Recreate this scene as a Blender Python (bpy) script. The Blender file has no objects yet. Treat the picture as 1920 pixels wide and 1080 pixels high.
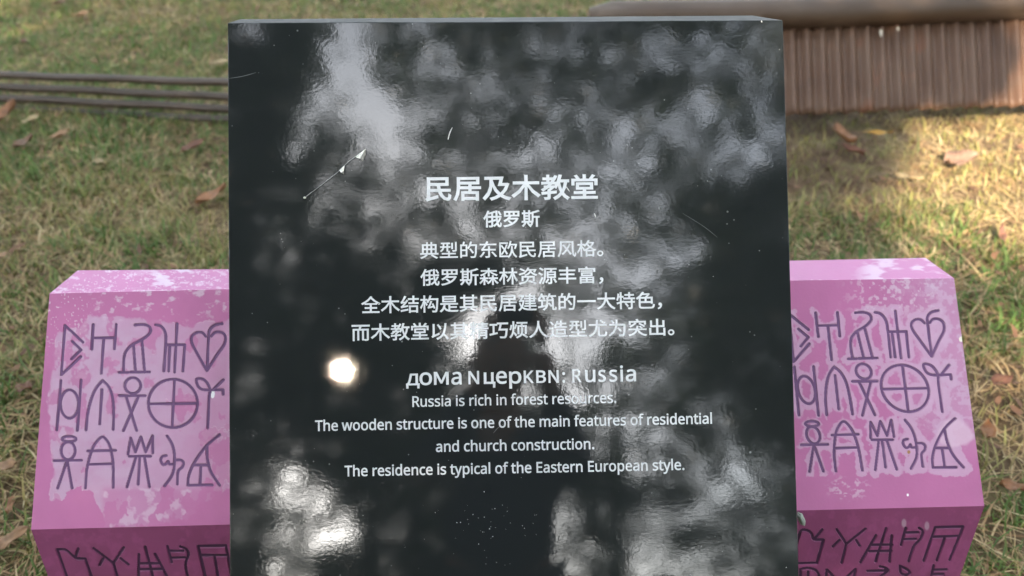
import bpy, bmesh, math, random
import numpy as np
from mathutils import Vector, Matrix

rnd = random.Random(7)
rng = np.random.default_rng(7)
S = bpy.context.scene
COL = S.collection

# ------------------------------------------------------------------ camera
F = 1400.0                      # focal length in pixels of a 1920 wide frame
PITCH = math.radians(25.5)
CAM = Vector((0, 0, 1.45))
cd = bpy.data.cameras.new('camera')
cd.sensor_width = 36.0
cd.lens = 36.0 * F / 1920.0
cd.clip_start = 0.02
cd.clip_end = 1500
cam = bpy.data.objects.new('camera', cd)
COL.objects.link(cam)
cam.location = CAM
cam.rotation_euler = (math.pi / 2 - PITCH, 0, 0)
S.camera = cam
cd.dof.use_dof = True
cd.dof.focus_distance = 0.93
cd.dof.aperture_fstop = 3.7
RX = Vector((1, 0, 0))
FW = Vector((0, math.cos(PITCH), -math.sin(PITCH)))
UP = Vector((0, math.sin(PITCH), math.cos(PITCH)))


def ray(px, py):
    """direction of the view ray whose depth along the axis is 1"""
    return FW + RX * ((px - 960) / F) - UP * ((py - 540) / F)


def P(px, py, Z):
    return CAM + ray(px, py) * Z


def hit(px, py, p0, n):
    d = ray(px, py)
    return CAM + d * ((p0 - CAM).dot(n) / d.dot(n))


def quad_from_pixels(tl, tr, br, bl, z0):
    """the parallelogram in space whose corners project to four pixels"""
    r = [np.array(ray(*q)) for q in (tl, tr, br, bl)]
    # a - b*x + c*y - d*z = 0 with a = 1
    A = np.stack([-r[1], r[2], -r[3]], axis=1)
    s = np.linalg.solve(A, -r[0])
    z = [z0, z0 * s[0], z0 * s[1], z0 * s[2]]
    return [P(q[0], q[1], zz) for q, zz in zip((tl, tr, br, bl), z)]


# the signboard's front face, from which the sun's direction follows too
PANEL_Z = 0.92
pTL, pTR, pBR, pBL = quad_from_pixels((427, 43), (1468, 38), (1498, 1080), (431, 1080), PANEL_Z)
pn = (pTR - pTL).cross(pTL - pBL).normalized()
if pn.dot(CAM - pTL) < 0:
    pn = -pn


def reflect(px, py):
    d = ray(px, py).normalized()
    return (d - pn * (2 * d.dot(pn))).normalized()


# ------------------------------------------------------------------ sun, sky
SUN = reflect(643, 692)
sun_el = math.asin(SUN.z)
sun_az = math.atan2(SUN.x, SUN.y)
W = bpy.data.worlds.new('World')
S.world = W
W.use_nodes = True
nt = W.node_tree
bg = nt.nodes['Background']
sky = nt.nodes.new('ShaderNodeTexSky')
sky.sky_type = 'NISHITA'
sky.sun_disc = False
sky.sun_elevation = sun_el
sky.sun_rotation = sun_az
sky.dust_density = 1.2
sky.air_density = 1.2
hsv = nt.nodes.new('ShaderNodeHueSaturation')
hsv.inputs['Saturation'].default_value = 0.33      # thin white haze over the blue
nt.links.new(sky.outputs[0], hsv.inputs['Color'])
tint = nt.nodes.new('ShaderNodeMix')
tint.data_type = 'RGBA'
tint.blend_type = 'MULTIPLY'
tint.inputs['Factor'].default_value = 1.0
nt.links.new(hsv.outputs[0], tint.inputs['A'])
tint.inputs['B'].default_value = (0.97, 0.99, 1.02, 1)
nt.links.new(tint.outputs['Result'], bg.inputs['Color'])
bg.inputs['Strength'].default_value = 0.15
sd = bpy.data.lights.new('sun', 'SUN')
sd.energy = 2.0
sd.angle = math.radians(0.6)
sd.color = (1.0, 0.83, 0.62)
so = bpy.data.objects.new('sun', sd)
COL.objects.link(so)
so.rotation_euler = SUN.to_track_quat('Z', 'Y').to_euler()
so.location = SUN * 30
S.view_settings.view_transform = 'Standard'
S.view_settings.look = 'None'
S.view_settings.gamma = 1
S.view_settings.use_curve_mapping = False
S.view_settings.exposure = 3.45
S.render.engine = 'CYCLES'
S.cycles.max_bounces = 8
S.cycles.diffuse_bounces = 3


# ------------------------------------------------------------------ helpers
def tag(o, label=None, cat=None, group=None, kind=None):
    if label: o['label'] = label
    if cat: o['category'] = cat
    if group: o['group'] = group
    if kind: o['kind'] = kind
    return o


def empty(name, loc, label=None, cat=None, group=None):
    o = bpy.data.objects.new(name, None)
    o.empty_display_size = 0.05
    o.location = loc
    COL.objects.link(o)
    return tag(o, label, cat, group)


def link(name, me, parent=None, mats=()):
    for m in mats:
        me.materials.append(m)
    o = bpy.data.objects.new(name, me)
    COL.objects.link(o)
    if parent is not None:
        o.parent = parent
        o.matrix_parent_inverse = Matrix.Translation(-parent.location)
    return o


def mesh(name, vs, fs, parent=None, mats=(), smooth=False):
    me = bpy.data.meshes.new(name)
    me.from_pydata([tuple(v) for v in vs], [], fs)
    me.update()
    if smooth:
        me.polygons.foreach_set('use_smooth', [True] * len(me.polygons))
    return link(name, me, parent, mats)


def bevel_obj(o, w, seg=2):
    bm = bmesh.new()
    bm.from_mesh(o.data)
    bmesh.ops.recalc_face_normals(bm, faces=bm.faces)
    bmesh.ops.bevel(bm, geom=bm.edges[:], offset=w, segments=seg, profile=0.6, affect='EDGES')
    bm.to_mesh(o.data)
    bm.free()


def mesh_np(name, V, Fq, mats, colors=None, smooth=False, parent=None):
    """big mesh from numpy arrays: Fq is an (n,k) array of loops"""
    me = bpy.data.meshes.new(name)
    n, k = Fq.shape
    me.vertices.add(len(V))
    me.vertices.foreach_set('co', np.ascontiguousarray(V, dtype=np.float32).ravel())
    me.loops.add(n * k)
    me.loops.foreach_set('vertex_index', np.ascontiguousarray(Fq, dtype=np.int32).ravel())
    me.polygons.add(n)
    me.polygons.foreach_set('loop_start', np.arange(0, n * k, k, dtype=np.int32))
    me.polygons.foreach_set('use_smooth', np.full(n, smooth))
    me.update(calc_edges=True)
    me.validate()
    if colors is not None:
        a = me.color_attributes.new('tone', 'FLOAT_COLOR', 'POINT')
        c = np.ones((len(V), 4), dtype=np.float32)
        c[:, :3] = colors
        a.data.foreach_set('color', c.ravel())
    return link(name, me, parent, mats)


def vnoise(x, y, seed=0):
    """value noise on arrays, range 0..1"""
    x = np.asarray(x, dtype=np.float64); y = np.asarray(y, dtype=np.float64)
    xi = np.floor(x).astype(np.int64); yi = np.floor(y).astype(np.int64)
    fx = x - xi; fy = y - yi
    fx = fx * fx * (3 - 2 * fx); fy = fy * fy * (3 - 2 * fy)

    def h(a, b):
        n = (a * 374761393 + b * 668265263 + seed * 974634777) & 0xffffffff
        n = ((n ^ (n >> 13)) * 1274126177) & 0xffffffff
        return ((n ^ (n >> 16)) & 0xffff) / 65535.0
    return (h(xi, yi) * (1 - fx) + h(xi + 1, yi) * fx) * (1 - fy) + (h(xi, yi + 1) * (1 - fx) + h(xi + 1, yi + 1) * fx) * fy


def fbm(x, y, seed=0, o=4):
    s = 0; a = 0.5; t = 0
    for i in range(o):
        s = s + a * vnoise(x * 2 ** i, y * 2 ** i, seed + i * 17)
        t += a
        a *= 0.55
    return s / t


def sstep(a, b, x):
    t = np.clip((x - a) / (b - a), 0, 1)
    return t * t * (3 - 2 * t)


def tube(pts, rad, nseg=8, cap=True):
    """vertices and faces of a tube along points with a radius per point"""
    vs = []; fs = []
    pts = [Vector(p) for p in pts]
    prev = None
    for i, p in enumerate(pts):
        d = (pts[min(i + 1, len(pts) - 1)] - pts[max(i - 1, 0)]).normalized()
        if prev is None:
            a = d.orthogonal().normalized()
        else:
            a = (prev - d * prev.dot(d)).normalized()
        prev = a
        b = d.cross(a)
        r = rad[i] if hasattr(rad, '__len__') else rad
        for k in range(nseg):
            t = 2 * math.pi * k / nseg
            vs.append(p + a * (math.cos(t) * r) + b * (math.sin(t) * r))
    for i in range(len(pts) - 1):
        for k in range(nseg):
            k2 = (k + 1) % nseg
            fs.append((i * nseg + k, i * nseg + k2, (i + 1) * nseg + k2, (i + 1) * nseg + k))
    if cap:
        fs.append(tuple(range(nseg))[::-1])
        fs.append(tuple((len(pts) - 1) * nseg + k for k in range(nseg)))
    return vs, fs


def join(parts):
    vs = []; fs = []
    for v, f in parts:
        n = len(vs)
        vs += list(v)
        fs += [tuple(i + n for i in q) for q in f]
    return vs, fs


# ------------------------------------------------------------------ materials
def mat(name, color=(0.5, 0.5, 0.5), rough=0.6, **kw):
    m = bpy.data.materials.new(name)
    m.use_nodes = True
    b = m.node_tree.nodes['Principled BSDF']
    b.inputs['Base Color'].default_value = (*color, 1)
    b.inputs['Roughness'].default_value = rough
    for k, v in kw.items():
        b.inputs[k.replace('_', ' ')].default_value = v
    return m


def N(m, t, **kw):
    n = m.node_tree.nodes.new(t)
    for k, v in kw.items():
        if k in n.inputs.keys():
            n.inputs[k].default_value = v
        else:
            setattr(n, k, v)
    return n


def L(m, a, b):
    m.node_tree.links.new(a, b)


def B(m):
    return m.node_tree.nodes['Principled BSDF']


def ramp(m, src, stops):
    r = m.node_tree.nodes.new('ShaderNodeValToRGB')
    e = r.color_ramp.elements
    while len(e) < len(stops):
        e.new(0.5)
    for q, (p, c) in zip(e, stops):
        q.position = p
        q.color = (*c, 1)
    L(m, src, r.inputs[0])
    return r.outputs[0]


def noise_mat(name, stops, scale, rough=0.8, bump=0.3, bdist=0.01, detail=6, stretch=None, bscale=None):
    m = mat(name, (0.5, 0.5, 0.5), rough)
    tc = N(m, 'ShaderNodeTexCoord')
    src = tc.outputs['Object']
    if stretch:
        mp = N(m, 'ShaderNodeMapping')
        mp.inputs['Scale'].default_value = stretch
        L(m, src, mp.inputs[0]); src = mp.outputs[0]
    n = N(m, 'ShaderNodeTexNoise')
    n.inputs['Scale'].default_value = scale
    n.inputs['Detail'].default_value = detail
    L(m, src, n.inputs['Vector'])
    L(m, ramp(m, n.outputs[0], stops), B(m).inputs['Base Color'])
    n2 = N(m, 'ShaderNodeTexNoise')
    n2.inputs['Scale'].default_value = bscale or scale * 3
    n2.inputs['Detail'].default_value = 5
    L(m, src, n2.inputs['Vector'])
    bp = N(m, 'ShaderNodeBump')
    bp.inputs['Strength'].default_value = bump
    bp.inputs['Distance'].default_value = bdist
    L(m, n2.outputs[0], bp.inputs['Height'])
    L(m, bp.outputs[0], B(m).inputs['Normal'])
    return m


def attr_mat(name, rough=0.8, trans=0.0, **kw):
    """colour from the mesh's own tone attribute"""
    m = mat(name, (0.5, 0.5, 0.5), rough, **kw)
    a = N(m, 'ShaderNodeVertexColor')
    a.layer_name = 'tone'
    L(m, a.outputs[0], B(m).inputs['Base Color'])
    if trans > 0:
        out = m.node_tree.nodes['Material Output']
        t = N(m, 'ShaderNodeBsdfTranslucent')
        L(m, a.outputs[0], t.inputs[0])
        mx = N(m, 'ShaderNodeMixShader')
        mx.inputs[0].default_value = trans
        L(m, B(m).outputs[0], mx.inputs[1]); L(m, t.outputs[0], mx.inputs[2])
        L(m, mx.outputs[0], out.inputs[0])
    return m


# ------------------------------------------------------------------ the ground
# The lawn is a bank that rises away from the camera; a flat earth path runs
# in front of the sign, where the photographer stands.
SLOPE = math.radians(35.5) - PITCH
GZ0 = CAM.z - 1.15 / math.cos(SLOPE)


def ground_z(x, y):
    x = np.asarray(x, dtype=float); y = np.asarray(y, dtype=float)
    lawn = GZ0 + math.tan(SLOPE) * np.minimum(y, 9.0) + 0.03 * np.maximum(np.minimum(y, 60) - 9, 0)
    t = sstep(-0.9, 0.75, y)
    z = lawn * t + 0.0 * (1 - t)
    r = 0.018 * (fbm(x * 3, y * 3, 5, 3) - 0.5)
    return z + r


def gz(x, y):
    return float(ground_z(x, y))


def axis_steps(fine0, fine1, step, far):
    a = list(np.arange(fine0, fine1 + 1e-6, step))
    d = step; v = fine1
    while v < far:
        d *= 1.35; v += d; a.append(v)
    d = step; v = fine0
    while v > -far:
        d *= 1.35; v -= d; a.insert(0, v)
    return np.array(a)


gx = axis_steps(-4, 4, 0.05, 900)
gy = axis_steps(-2, 6, 0.05, 900)
X, Y = np.meshgrid(gx, gy)
Zg = ground_z(X, Y)
V = np.stack([X.ravel(), Y.ravel(), Zg.ravel()], 1)
nx, ny = len(gx), len(gy)
ii = (np.arange(ny - 1)[:, None] * nx + np.arange(nx - 1)[None, :]).ravel()
Fq = np.stack([ii, ii + 1, ii + nx + 1, ii + nx], 1)
m_soil = noise_mat('soil', [(0.3, (0.07, 0.042, 0.022)), (0.5, (0.12, 0.078, 0.04)), (0.62, (0.14, 0.12, 0.05)), (0.75, (0.18, 0.13, 0.07))],
                   7.0, 0.95, 0.6, 0.012, 9, None, 60)
tag(mesh_np('lawn_ground', V, Fq, [m_soil], smooth=True), kind='structure')


def ground_hit(px, py):
    """the lawn point seen at a pixel"""
    d = ray(px, py)
    t = 0.5
    for _ in range(60):
        p = CAM + d * t
        e = p.z - gz(p.x, p.y)
        t += e / (-(d.z) + math.tan(SLOPE) * d.y + 1e-6) * 0.9
    return CAM + d * t


# ------------------------------------------------------------------ pink plinth blocks
def za(x, y): return (50 + x / 3.374, 480 + y / 3.374)
def zb(x, y): return (50 + x / 3.6, 780 + y / 3.6)
def zc(x, y): return (1470 + x / 3.376, 760 + y / 3.376)


def smooth_pts(p, n=6):
    q = [p[0]] + list(p) + [p[-1]]
    out = []
    for i in range(1, len(q) - 2):
        a, b, c, d = [np.array(v, float) for v in q[i - 1:i + 3]]
        for k in range(n):
            t = k / n
            out.append(tuple(0.5 * ((2 * b) + (c - a) * t + (2 * a - 5 * b + 4 * c - d) * t * t + (3 * b - a - 3 * c + d) * t ** 3)))
    out.append(tuple(q[-1]))
    return out


def ell(cx, cy, rx, ry, n=30):
    return [(cx + rx * math.cos(2 * math.pi * k / n), cy + ry * math.sin(2 * math.pi * k / n)) for k in range(n + 1)]


# every symbol is a list of strokes; ('l', points) straight, ('c', points) curved
def sym(f, *strokes):
    out = []
    for kind, p in strokes:
        if kind == 'c': p = smooth_pts(p)
        out.append([f(*q) for q in p])
    return out


FRONT = [
    sym(za, ('l', [(342, 636), (218, 752), (242, 440), (355, 545)]), ('l', [(288, 540), (343, 594), (283, 652)])),
    sym(za, ('l', [(420, 435), (411, 590)]), ('l', [(566, 433), (554, 588)]), ('l', [(418, 519), (560, 517)]), ('l', [(487, 520), (472, 742)])),
    sym(za, ('c', [(685, 437), (740, 434), (778, 450), (780, 485), (735, 525), (670, 560), (630, 600), (615, 650), (612, 735)]),
        ('l', [(584, 737), (640, 737)]), ('l', [(675, 560), (688, 735)]), ('l', [(728, 530), (746, 735)]), ('l', [(655, 735), (776, 733)])),
    sym(za, ('c', [(815, 435), (850, 445), (875, 480), (880, 540), (868, 728)]), ('l', [(883, 562), (1000, 562), (988, 728)]),
        ('l', [(905, 565), (897, 728)]), ('l', [(951, 428), (935, 735)])),
    sym(za, ('c', [(1132, 508), (1110, 485), (1075, 485), (1045, 510), (1045, 550), (1075, 610), (1140, 725)]),
        ('c', [(1168, 506), (1195, 482), (1235, 485), (1257, 510), (1250, 560), (1205, 625), (1140, 725)]),
        ('c', [(1237, 427), (1190, 438), (1158, 470), (1150, 530), (1142, 720)])),
    sym(za, ('l', [(216, 787), (190, 1101)]), ('l', [(344, 785), (320, 1104)]), ('l', ell(270, 937, 57, 90))),
    sym(za, ('c', [(375, 1101), (385, 1000), (410, 900), (440, 835), (480, 788)]), ('c', [(480, 788), (520, 830), (543, 900), (549, 1000), (547, 1098)]),
        ('l', [(476, 845), (462, 1063)])),
    sym(za, ('l', ell(671, 820, 50, 50)), ('l', [(585, 884), (750, 884)]), ('l', [(628, 886), (695, 1104)]), ('l', [(708, 886), (611, 1106)])),
    sym(za, ('l', ell(925, 933, 156, 153, 44)), ('l', [(773, 937), (1080, 932)]), ('l', [(935, 785), (920, 1083)])),
    sym(za, ('c', [(1160, 848), (1115, 845), (1085, 825), (1075, 780), (1110, 778), (1140, 800), (1160, 848), (1154, 900), (1146, 1087)]),
        ('l', [(1160, 848), (1243, 845), (1243, 875)]), ('l', [(1182, 845), (1245, 783)])),
    sym(zb, ('l', ell(285, 156, 47, 18)), ('l', ell(279, 235, 47, 60)), ('l', [(182, 302), (370, 300)]), ('l', [(208, 488), (272, 302), (306, 487)])),
    sym(zb, ('c', [(395, 487), (405, 360), (440, 230), (475, 170), (513, 142), (550, 180), (570, 240), (583, 330), (583, 483)]),
        ('l', [(412, 236), (600, 232)]), ('l', [(418, 328), (580, 324)])),
    sym(zb, ('l', [(683, 258), (702, 148), (733, 243), (771, 142), (803, 243), (850, 135), (850, 250)]), ('l', [(690, 272), (836, 272)]),
        ('l', [(738, 275), (676, 480)]), ('l', [(761, 285), (752, 462)]), ('l', [(795, 280), (828, 478)])),
    sym(zb, ('c', [(948, 135), (985, 200), (998, 290), (985, 390), (930, 473)]), ('c', [(942, 268), (915, 275), (905, 300), (920, 328), (945, 320), (955, 305), (962, 325), (990, 325)]),
        ('c', [(1003, 298), (1040, 298), (1058, 315), (1050, 345), (1022, 375), (1016, 460)])),
    sym(zb, ('c', [(1302, 128), (1215, 200), (1135, 310), (1095, 400), (1087, 468)]), ('l', [(1087, 468), (1252, 467)]), ('l', [(1123, 332), (1230, 331)]),
        ('l', [(1176, 335), (1170, 465)]), ('c', [(1217, 200), (1220, 290), (1245, 380), (1302, 467)])),
]
LOW_L = [
    sym(zb, ('l', [(285, 1125), (205, 903)]), ('c', [(205, 903), (260, 905), (300, 935), (330, 960), (360, 965), (395, 965)]), ('l', [(395, 965), (450, 1125), (285, 1125)]), ('l', [(348, 898), (330, 950)])),
    sym(zb, ('l', [(450, 895), (585, 995), (618, 1110)]), ('l', [(655, 890), (585, 995)]), ('l', [(516, 965), (492, 1008)]), ('l', [(633, 963), (685, 1003)])),
    sym(zb, ('l', [(757, 935), (755, 1105)]), ('l', [(800, 885), (857, 1110)]), ('l', [(866, 932), (960, 1110)]), ('l', [(765, 997), (900, 997)]), ('l', [(765, 1037), (920, 1035)])),
    sym(zb, ('l', [(950, 882), (978, 990)]), ('l', [(962, 913), (1055, 913)]), ('l', [(975, 960), (1065, 957)]), ('c', [(1035, 884), (1075, 900), (1092, 935), (1075, 985), (1075, 1030), (1092, 1105)])),
    sym(zb, ('l', [(1345, 877), (1157, 880), (1212, 1110)]), ('l', [(1345, 877), (1392, 1110)]), ('l', [(1180, 942), (1355, 942)]), ('l', [(1268, 945), (1295, 1110)])),
]
LOW_R = [
    sym(zc, ('l', [(70, 1003), (208, 1000), (250, 853)]), ('c', [(80, 880), (108, 797), (150, 795), (175, 815), (190, 850), (250, 853)]), ('l', [(243, 788), (192, 850)])),
    sym(zc, ('l', [(335, 787), (395, 880), (365, 997)]), ('l', [(517, 783), (395, 880)]), ('l', [(352, 855), (310, 895)]), ('l', [(458, 855), (480, 890)])),
    sym(zc, ('l', [(583, 825), (485, 995)]), ('l', [(647, 780), (580, 990)]), ('l', [(683, 825), (668, 990)]), ('l', [(555, 886), (685, 884)]), ('l', [(540, 925), (680, 922)])),
    sym(zc, ('l', [(772, 778), (742, 885)]), ('l', [(775, 808), (850, 806)]), ('l', [(760, 850), (835, 848)]), ('c', [(855, 778), (880, 800), (862, 850), (825, 890), (805, 940), (790, 988)])),
    sym(zc, ('l', [(1050, 980), (1135, 770), (958, 775), (885, 985)]), ('l', [(948, 835), (1110, 828)]), ('l', [(1020, 835), (968, 983)])),
    sym(zc, ('l', [(105, 1150), (105, 1040)]), ('c', [(105, 1040), (150, 1032), (200, 1045), (222, 1080), (205, 1110)]), ('l', [(153, 1055), (155, 1120)])),
    sym(zc, ('l', [(262, 1150), (272, 1042), (355, 1130), (453, 1038), (435, 1150)])),
    sym(zc, ('l', [(530, 1050), (655, 1048)]), ('c', [(608, 1022), (645, 1032), (658, 1050), (615, 1082)])),
    sym(zc, ('c', [(735, 1018), (785, 1045), (795, 1065), (770, 1075), (740, 1060), (735, 1018)]), ('l', [(770, 1075), (790, 1120)])),
    sym(zc, ('l', [(948, 1015), (925, 1130)]), ('l', [(950, 1043), (1030, 1040)]), ('l', [(943, 1072), (1010, 1070)])),
]
# the right block carries the same symbols: fit the plane-to-plane map
src = np.array([(174.5, 609), (388, 696), (325, 755), (411, 910), (129, 823), (245, 821), (368.6, 711)])
dst = np.array([(1529, 586), (1747, 670), (1697, 728), (1806, 876), (1522.7, 795.5), (1632.3, 790.5), (1732.6, 683.8)])
rows = []
for (x, y), (u, v) in zip(src, dst):
    rows.append([x, y, 1, 0, 0, 0, -u * x, -u * y, -u])
    rows.append([0, 0, 0, x, y, 1, -v * x, -v * y, -v])
Hm = np.linalg.svd(np.array(rows) / np.array([1, 1, 1, 1, 1, 1, 1, 1, 1.]))[2][-1]
# stabilise the perspective part: an affine fit is enough over so small a face
Aaf = np.linalg.lstsq(np.c_[src, np.ones(len(src))], dst, rcond=None)[0]


def to_right(p):
    return tuple(np.array([p[0], p[1], 1.0]) @ Aaf)


FRONT_R = [[[to_right(q) for q in st] for st in s] for s in FRONT]


def seg_array(symbols):
    a = []
    for s in symbols:
        for st in s:
            for p, q in zip(st[:-1], st[1:]):
                a.append((*p, *q))
    return np.array(a)


def dist_to(segs, x, y):
    best = np.full(x.shape, 1e9)
    for x0, y0, x1, y1 in segs:
        dx, dy = x1 - x0, y1 - y0
        l2 = dx * dx + dy * dy + 1e-9
        t = np.clip(((x - x0) * dx + (y - y0) * dy) / l2, 0, 1)
        d = (x - x0 - t * dx) ** 2 + (y - y0 - t * dy) ** 2
        np.minimum(best, d, out=best)
    return np.sqrt(best)


def to_px(V):
    q = V - np.array(CAM)
    z = q @ np.array(FW)
    return 960 + F * (q @ np.array(RX)) / z, 540 - F * (q @ np.array(UP)) / z


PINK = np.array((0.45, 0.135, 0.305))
DEEP_SHADED = np.array((0.24, 0.058, 0.155))       # less bleached coat of the lower faces, their shade darkened into it
LILAC = np.array((0.51, 0.32, 0.465))
PALE = np.array((0.62, 0.50, 0.60))


def mixc(c, d, t):
    return c * (1 - t[..., None]) + d * t[..., None]


def paint_left(px, py, face):
    n1 = fbm(px / 22, py / 22, 3); n2 = fbm(px / 7, py / 7, 9); n3 = fbm(px / 60, py / 90, 21)
    c = np.broadcast_to(PINK, px.shape + (3,)).copy()
    c = c * (0.92 + 0.18 * n3[..., None])
    if face == 'front':
        wob = (n1 - 0.5) * 34 + (n2 - 0.5) * 14
        lx = np.interp(py, [590, 625, 700, 760, 830, 880, 940], [118, 108, 97, 90, 95, 102, 92])
        ty = np.interp(px, [90, 150, 165, 230, 300, 345, 430], [622, 618, 592, 594, 600, 612, 600])
        by = np.interp(px, [80, 120, 150, 172, 200, 260, 330, 400, 430], [925, 932, 905, 925, 985, 992, 985, 930, 915])
        m = sstep(-3, 3, px - lx + wob * 0.35) * sstep(-3, 3, py - ty + wob * 0.5) * sstep(-3, 3, by - py + wob)
        m = m * (1 - 0.6 * sstep(905, 925, py) * sstep(185, 200, px))
        # islands of the older pink inside the worn area, mostly on the right
        isl = sstep(0.56, 0.62, fbm(px / 26, py / 34, 44) + 0.14 * sstep(330, 430, px) * sstep(640, 900, py))
        m = m * (1 - 0.75 * isl)
        tone = 0.55 + 0.45 * sstep(0.35, 0.65, fbm(px / 40, py / 26, 31))
        c = mixc(c, LILAC, m * (0.6 + 0.4 * tone) * (1 - 0.35 * sstep(240, 420, px)))
        # lifted rim of the peeling coat
        edge = np.exp(-((m - 0.5) / 0.22) ** 2) * sstep(0.5, 0.64, n1)
        c = mixc(c, PALE, 0.55 * edge)
        # chalky scuffs under the top edge
        sc = sstep(0.58, 0.74, fbm(px / 14, py / 10, 61)) * sstep(160, 190, px) * sstep(620, 570, py)
        c = mixc(c, PALE, 0.65 * sc)
        sp = sstep(0.80, 0.86, vnoise(px / 3.2, py / 3.2, 71)) * sstep(200, 130, px) * sstep(700, 560, py)
        c = mixc(c, PALE, 0.8 * sp)
        drop = ((px - 398.5) / 4.2) ** 2 + ((py - 738.5) / 8.2) ** 2
        c = mixc(c, np.array((0.85, 0.85, 0.86)), sstep(1.2, 0.8, drop))
    elif face == 'top':
        sc = sstep(0.48, 0.60, fbm(px / 34, py / 9, 81)) * sstep(0, 1, 1 - np.abs((px - 325) / 95))
        sc2 = sstep(0.60, 0.70, fbm(px / 12, py / 5, 83))
        sp = sstep(0.80, 0.88, vnoise(px / 2.6, py / 2.2, 85))
        c = mixc(c, PALE, np.clip(0.85 * sc + 0.5 * sc2 + 0.6 * sp, 0, 0.9))
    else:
        c = np.broadcast_to(DEEP_SHADED, c.shape) * (0.88 + 0.24 * n3[..., None])
        c = mixc(c, DEEP_SHADED * 1.5, 0.4 * sstep(0.5, 0.7, n1))
    # the edge is scuffed pale where the two faces meet
    return c


def paint_right(px, py, face):
    n1 = fbm(px / 20, py / 20, 103); n2 = fbm(px / 6, py / 6, 109); n3 = fbm(px / 70, py / 80, 121)
    c = np.broadcast_to(PINK, px.shape + (3,)).copy()
    c = c * (0.94 + 0.14 * n3[..., None])
    if face == 'front':
        d = dist_to(seg_array(FRONT_R), px, py)
        wide = 7 + 16 * (n1 - 0.42) + 7 * (n2 - 0.5) + 7 * sstep(1560, 1800, px)
        halo = sstep(2.2, -2.2, d - wide)
        c = mixc(c, LILAC * 1.06, halo * 0.8)
        rim = np.exp(-((halo - 0.5) / 0.25) ** 2) * sstep(0.45, 0.6, n1)
        c = mixc(c, PALE, 0.35 * rim)
        # bleached right-hand part, breaking up into spots
        fade = sstep(1640, 1790, px + 90 * (n1 - 0.5)) * sstep(880, 760, py)
        spots = sstep(0.50, 0.62, fbm(px / 9, py / 9, 131))
        c = mixc(c, np.array((0.54, 0.34, 0.49)), np.clip(fade * (0.45 + 0.5 * spots), 0, 0.9))
        sp = sstep(0.54, 0.66, fbm(px / 7, py / 7, 141)) * sstep(1560, 1640, px) * sstep(610, 560, py + 0.0 * px) * sstep(1780, 1730, px)
        c = mixc(c, PALE, 0.6 * sp)
        blob = sstep(1.3, 0.7, ((px - 1792) / 32) ** 2 + ((py - 813) / 26) ** 2 + 0.8 * (n1 - 0.5))
        c = mixc(c, np.array((0.62, 0.42, 0.55)), blob * 0.8)
        sm = sstep(0.56, 0.7, fbm(px / 8, py / 5, 151)) * sstep(1.2, 0.2, ((px - 1590) / 45) ** 2 + ((py - 915) / 26) ** 2)
        c = mixc(c, PALE, 0.55 * sm)
        rust = sstep(1.2, 0.6, ((px - 1704) / 3.2) ** 2 + ((py - 847.5) / 3.6) ** 2)
        c = mixc(c, np.array((0.35, 0.17, 0.06)), rust)
        dot = sstep(1.2, 0.6, ((px - 1702) / 2.2) ** 2 + ((py - 928) / 2.6) ** 2)
        c = mixc(c, np.array((0.85, 0.85, 0.86)), dot)
        chip = sstep(1.3, 0.7, ((px - 1802) / 4) ** 2 + ((py - 636) / 5) ** 2)
        c = mixc(c, np.array((0.80, 0.76, 0.66)), chip)
    elif face == 'top':
        sc = sstep(0.44, 0.58, fbm(px / 40, py / 12, 161)) * sstep(1590, 1640, px)
        c = mixc(c, np.array((0.60, 0.42, 0.54)), 0.85 * sc)
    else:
        c = np.broadcast_to(DEEP_SHADED * 1.08, c.shape) * (0.88 + 0.24 * n3[..., None])
        c = mixc(c, DEEP_SHADED * 1.5, 0.4 * sstep(0.5, 0.7, n1))
        for (qx, qy) in ((1695, 981), (1738, 986)):
            s2 = sstep(1.2, 0.3, ((px - qx) / 5) ** 2 + ((py - qy) / 9) ** 2)
            c = mixc(c, PALE * 0.8, 0.6 * s2)
    return c


m_paint = attr_mat('worn_pink_paint', 0.42)
_tc = N(m_paint, 'ShaderNodeTexCoord')
_n = N(m_paint, 'ShaderNodeTexNoise'); _n.inputs['Scale'].default_value = 260; _n.inputs['Detail'].default_value = 4
_b = N(m_paint, 'ShaderNodeBump'); _b.inputs['Strength'].default_value = 0.25; _b.inputs['Distance'].default_value = 0.0008
L(m_paint, _tc.outputs['Object'], _n.inputs['Vector']); L(m_paint, _n.outputs[0], _b.inputs['Height']); L(m_paint, _b.outputs[0], B(m_paint).inputs['Normal'])
m_groove = mat('dark_purple_groove', (0.14, 0.062, 0.165), 0.6)
m_groove_low = mat('shaded_purple_groove', (0.05, 0.014, 0.055), 0.6)  # same groove paint, darkened for the shade of the lower face


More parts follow.
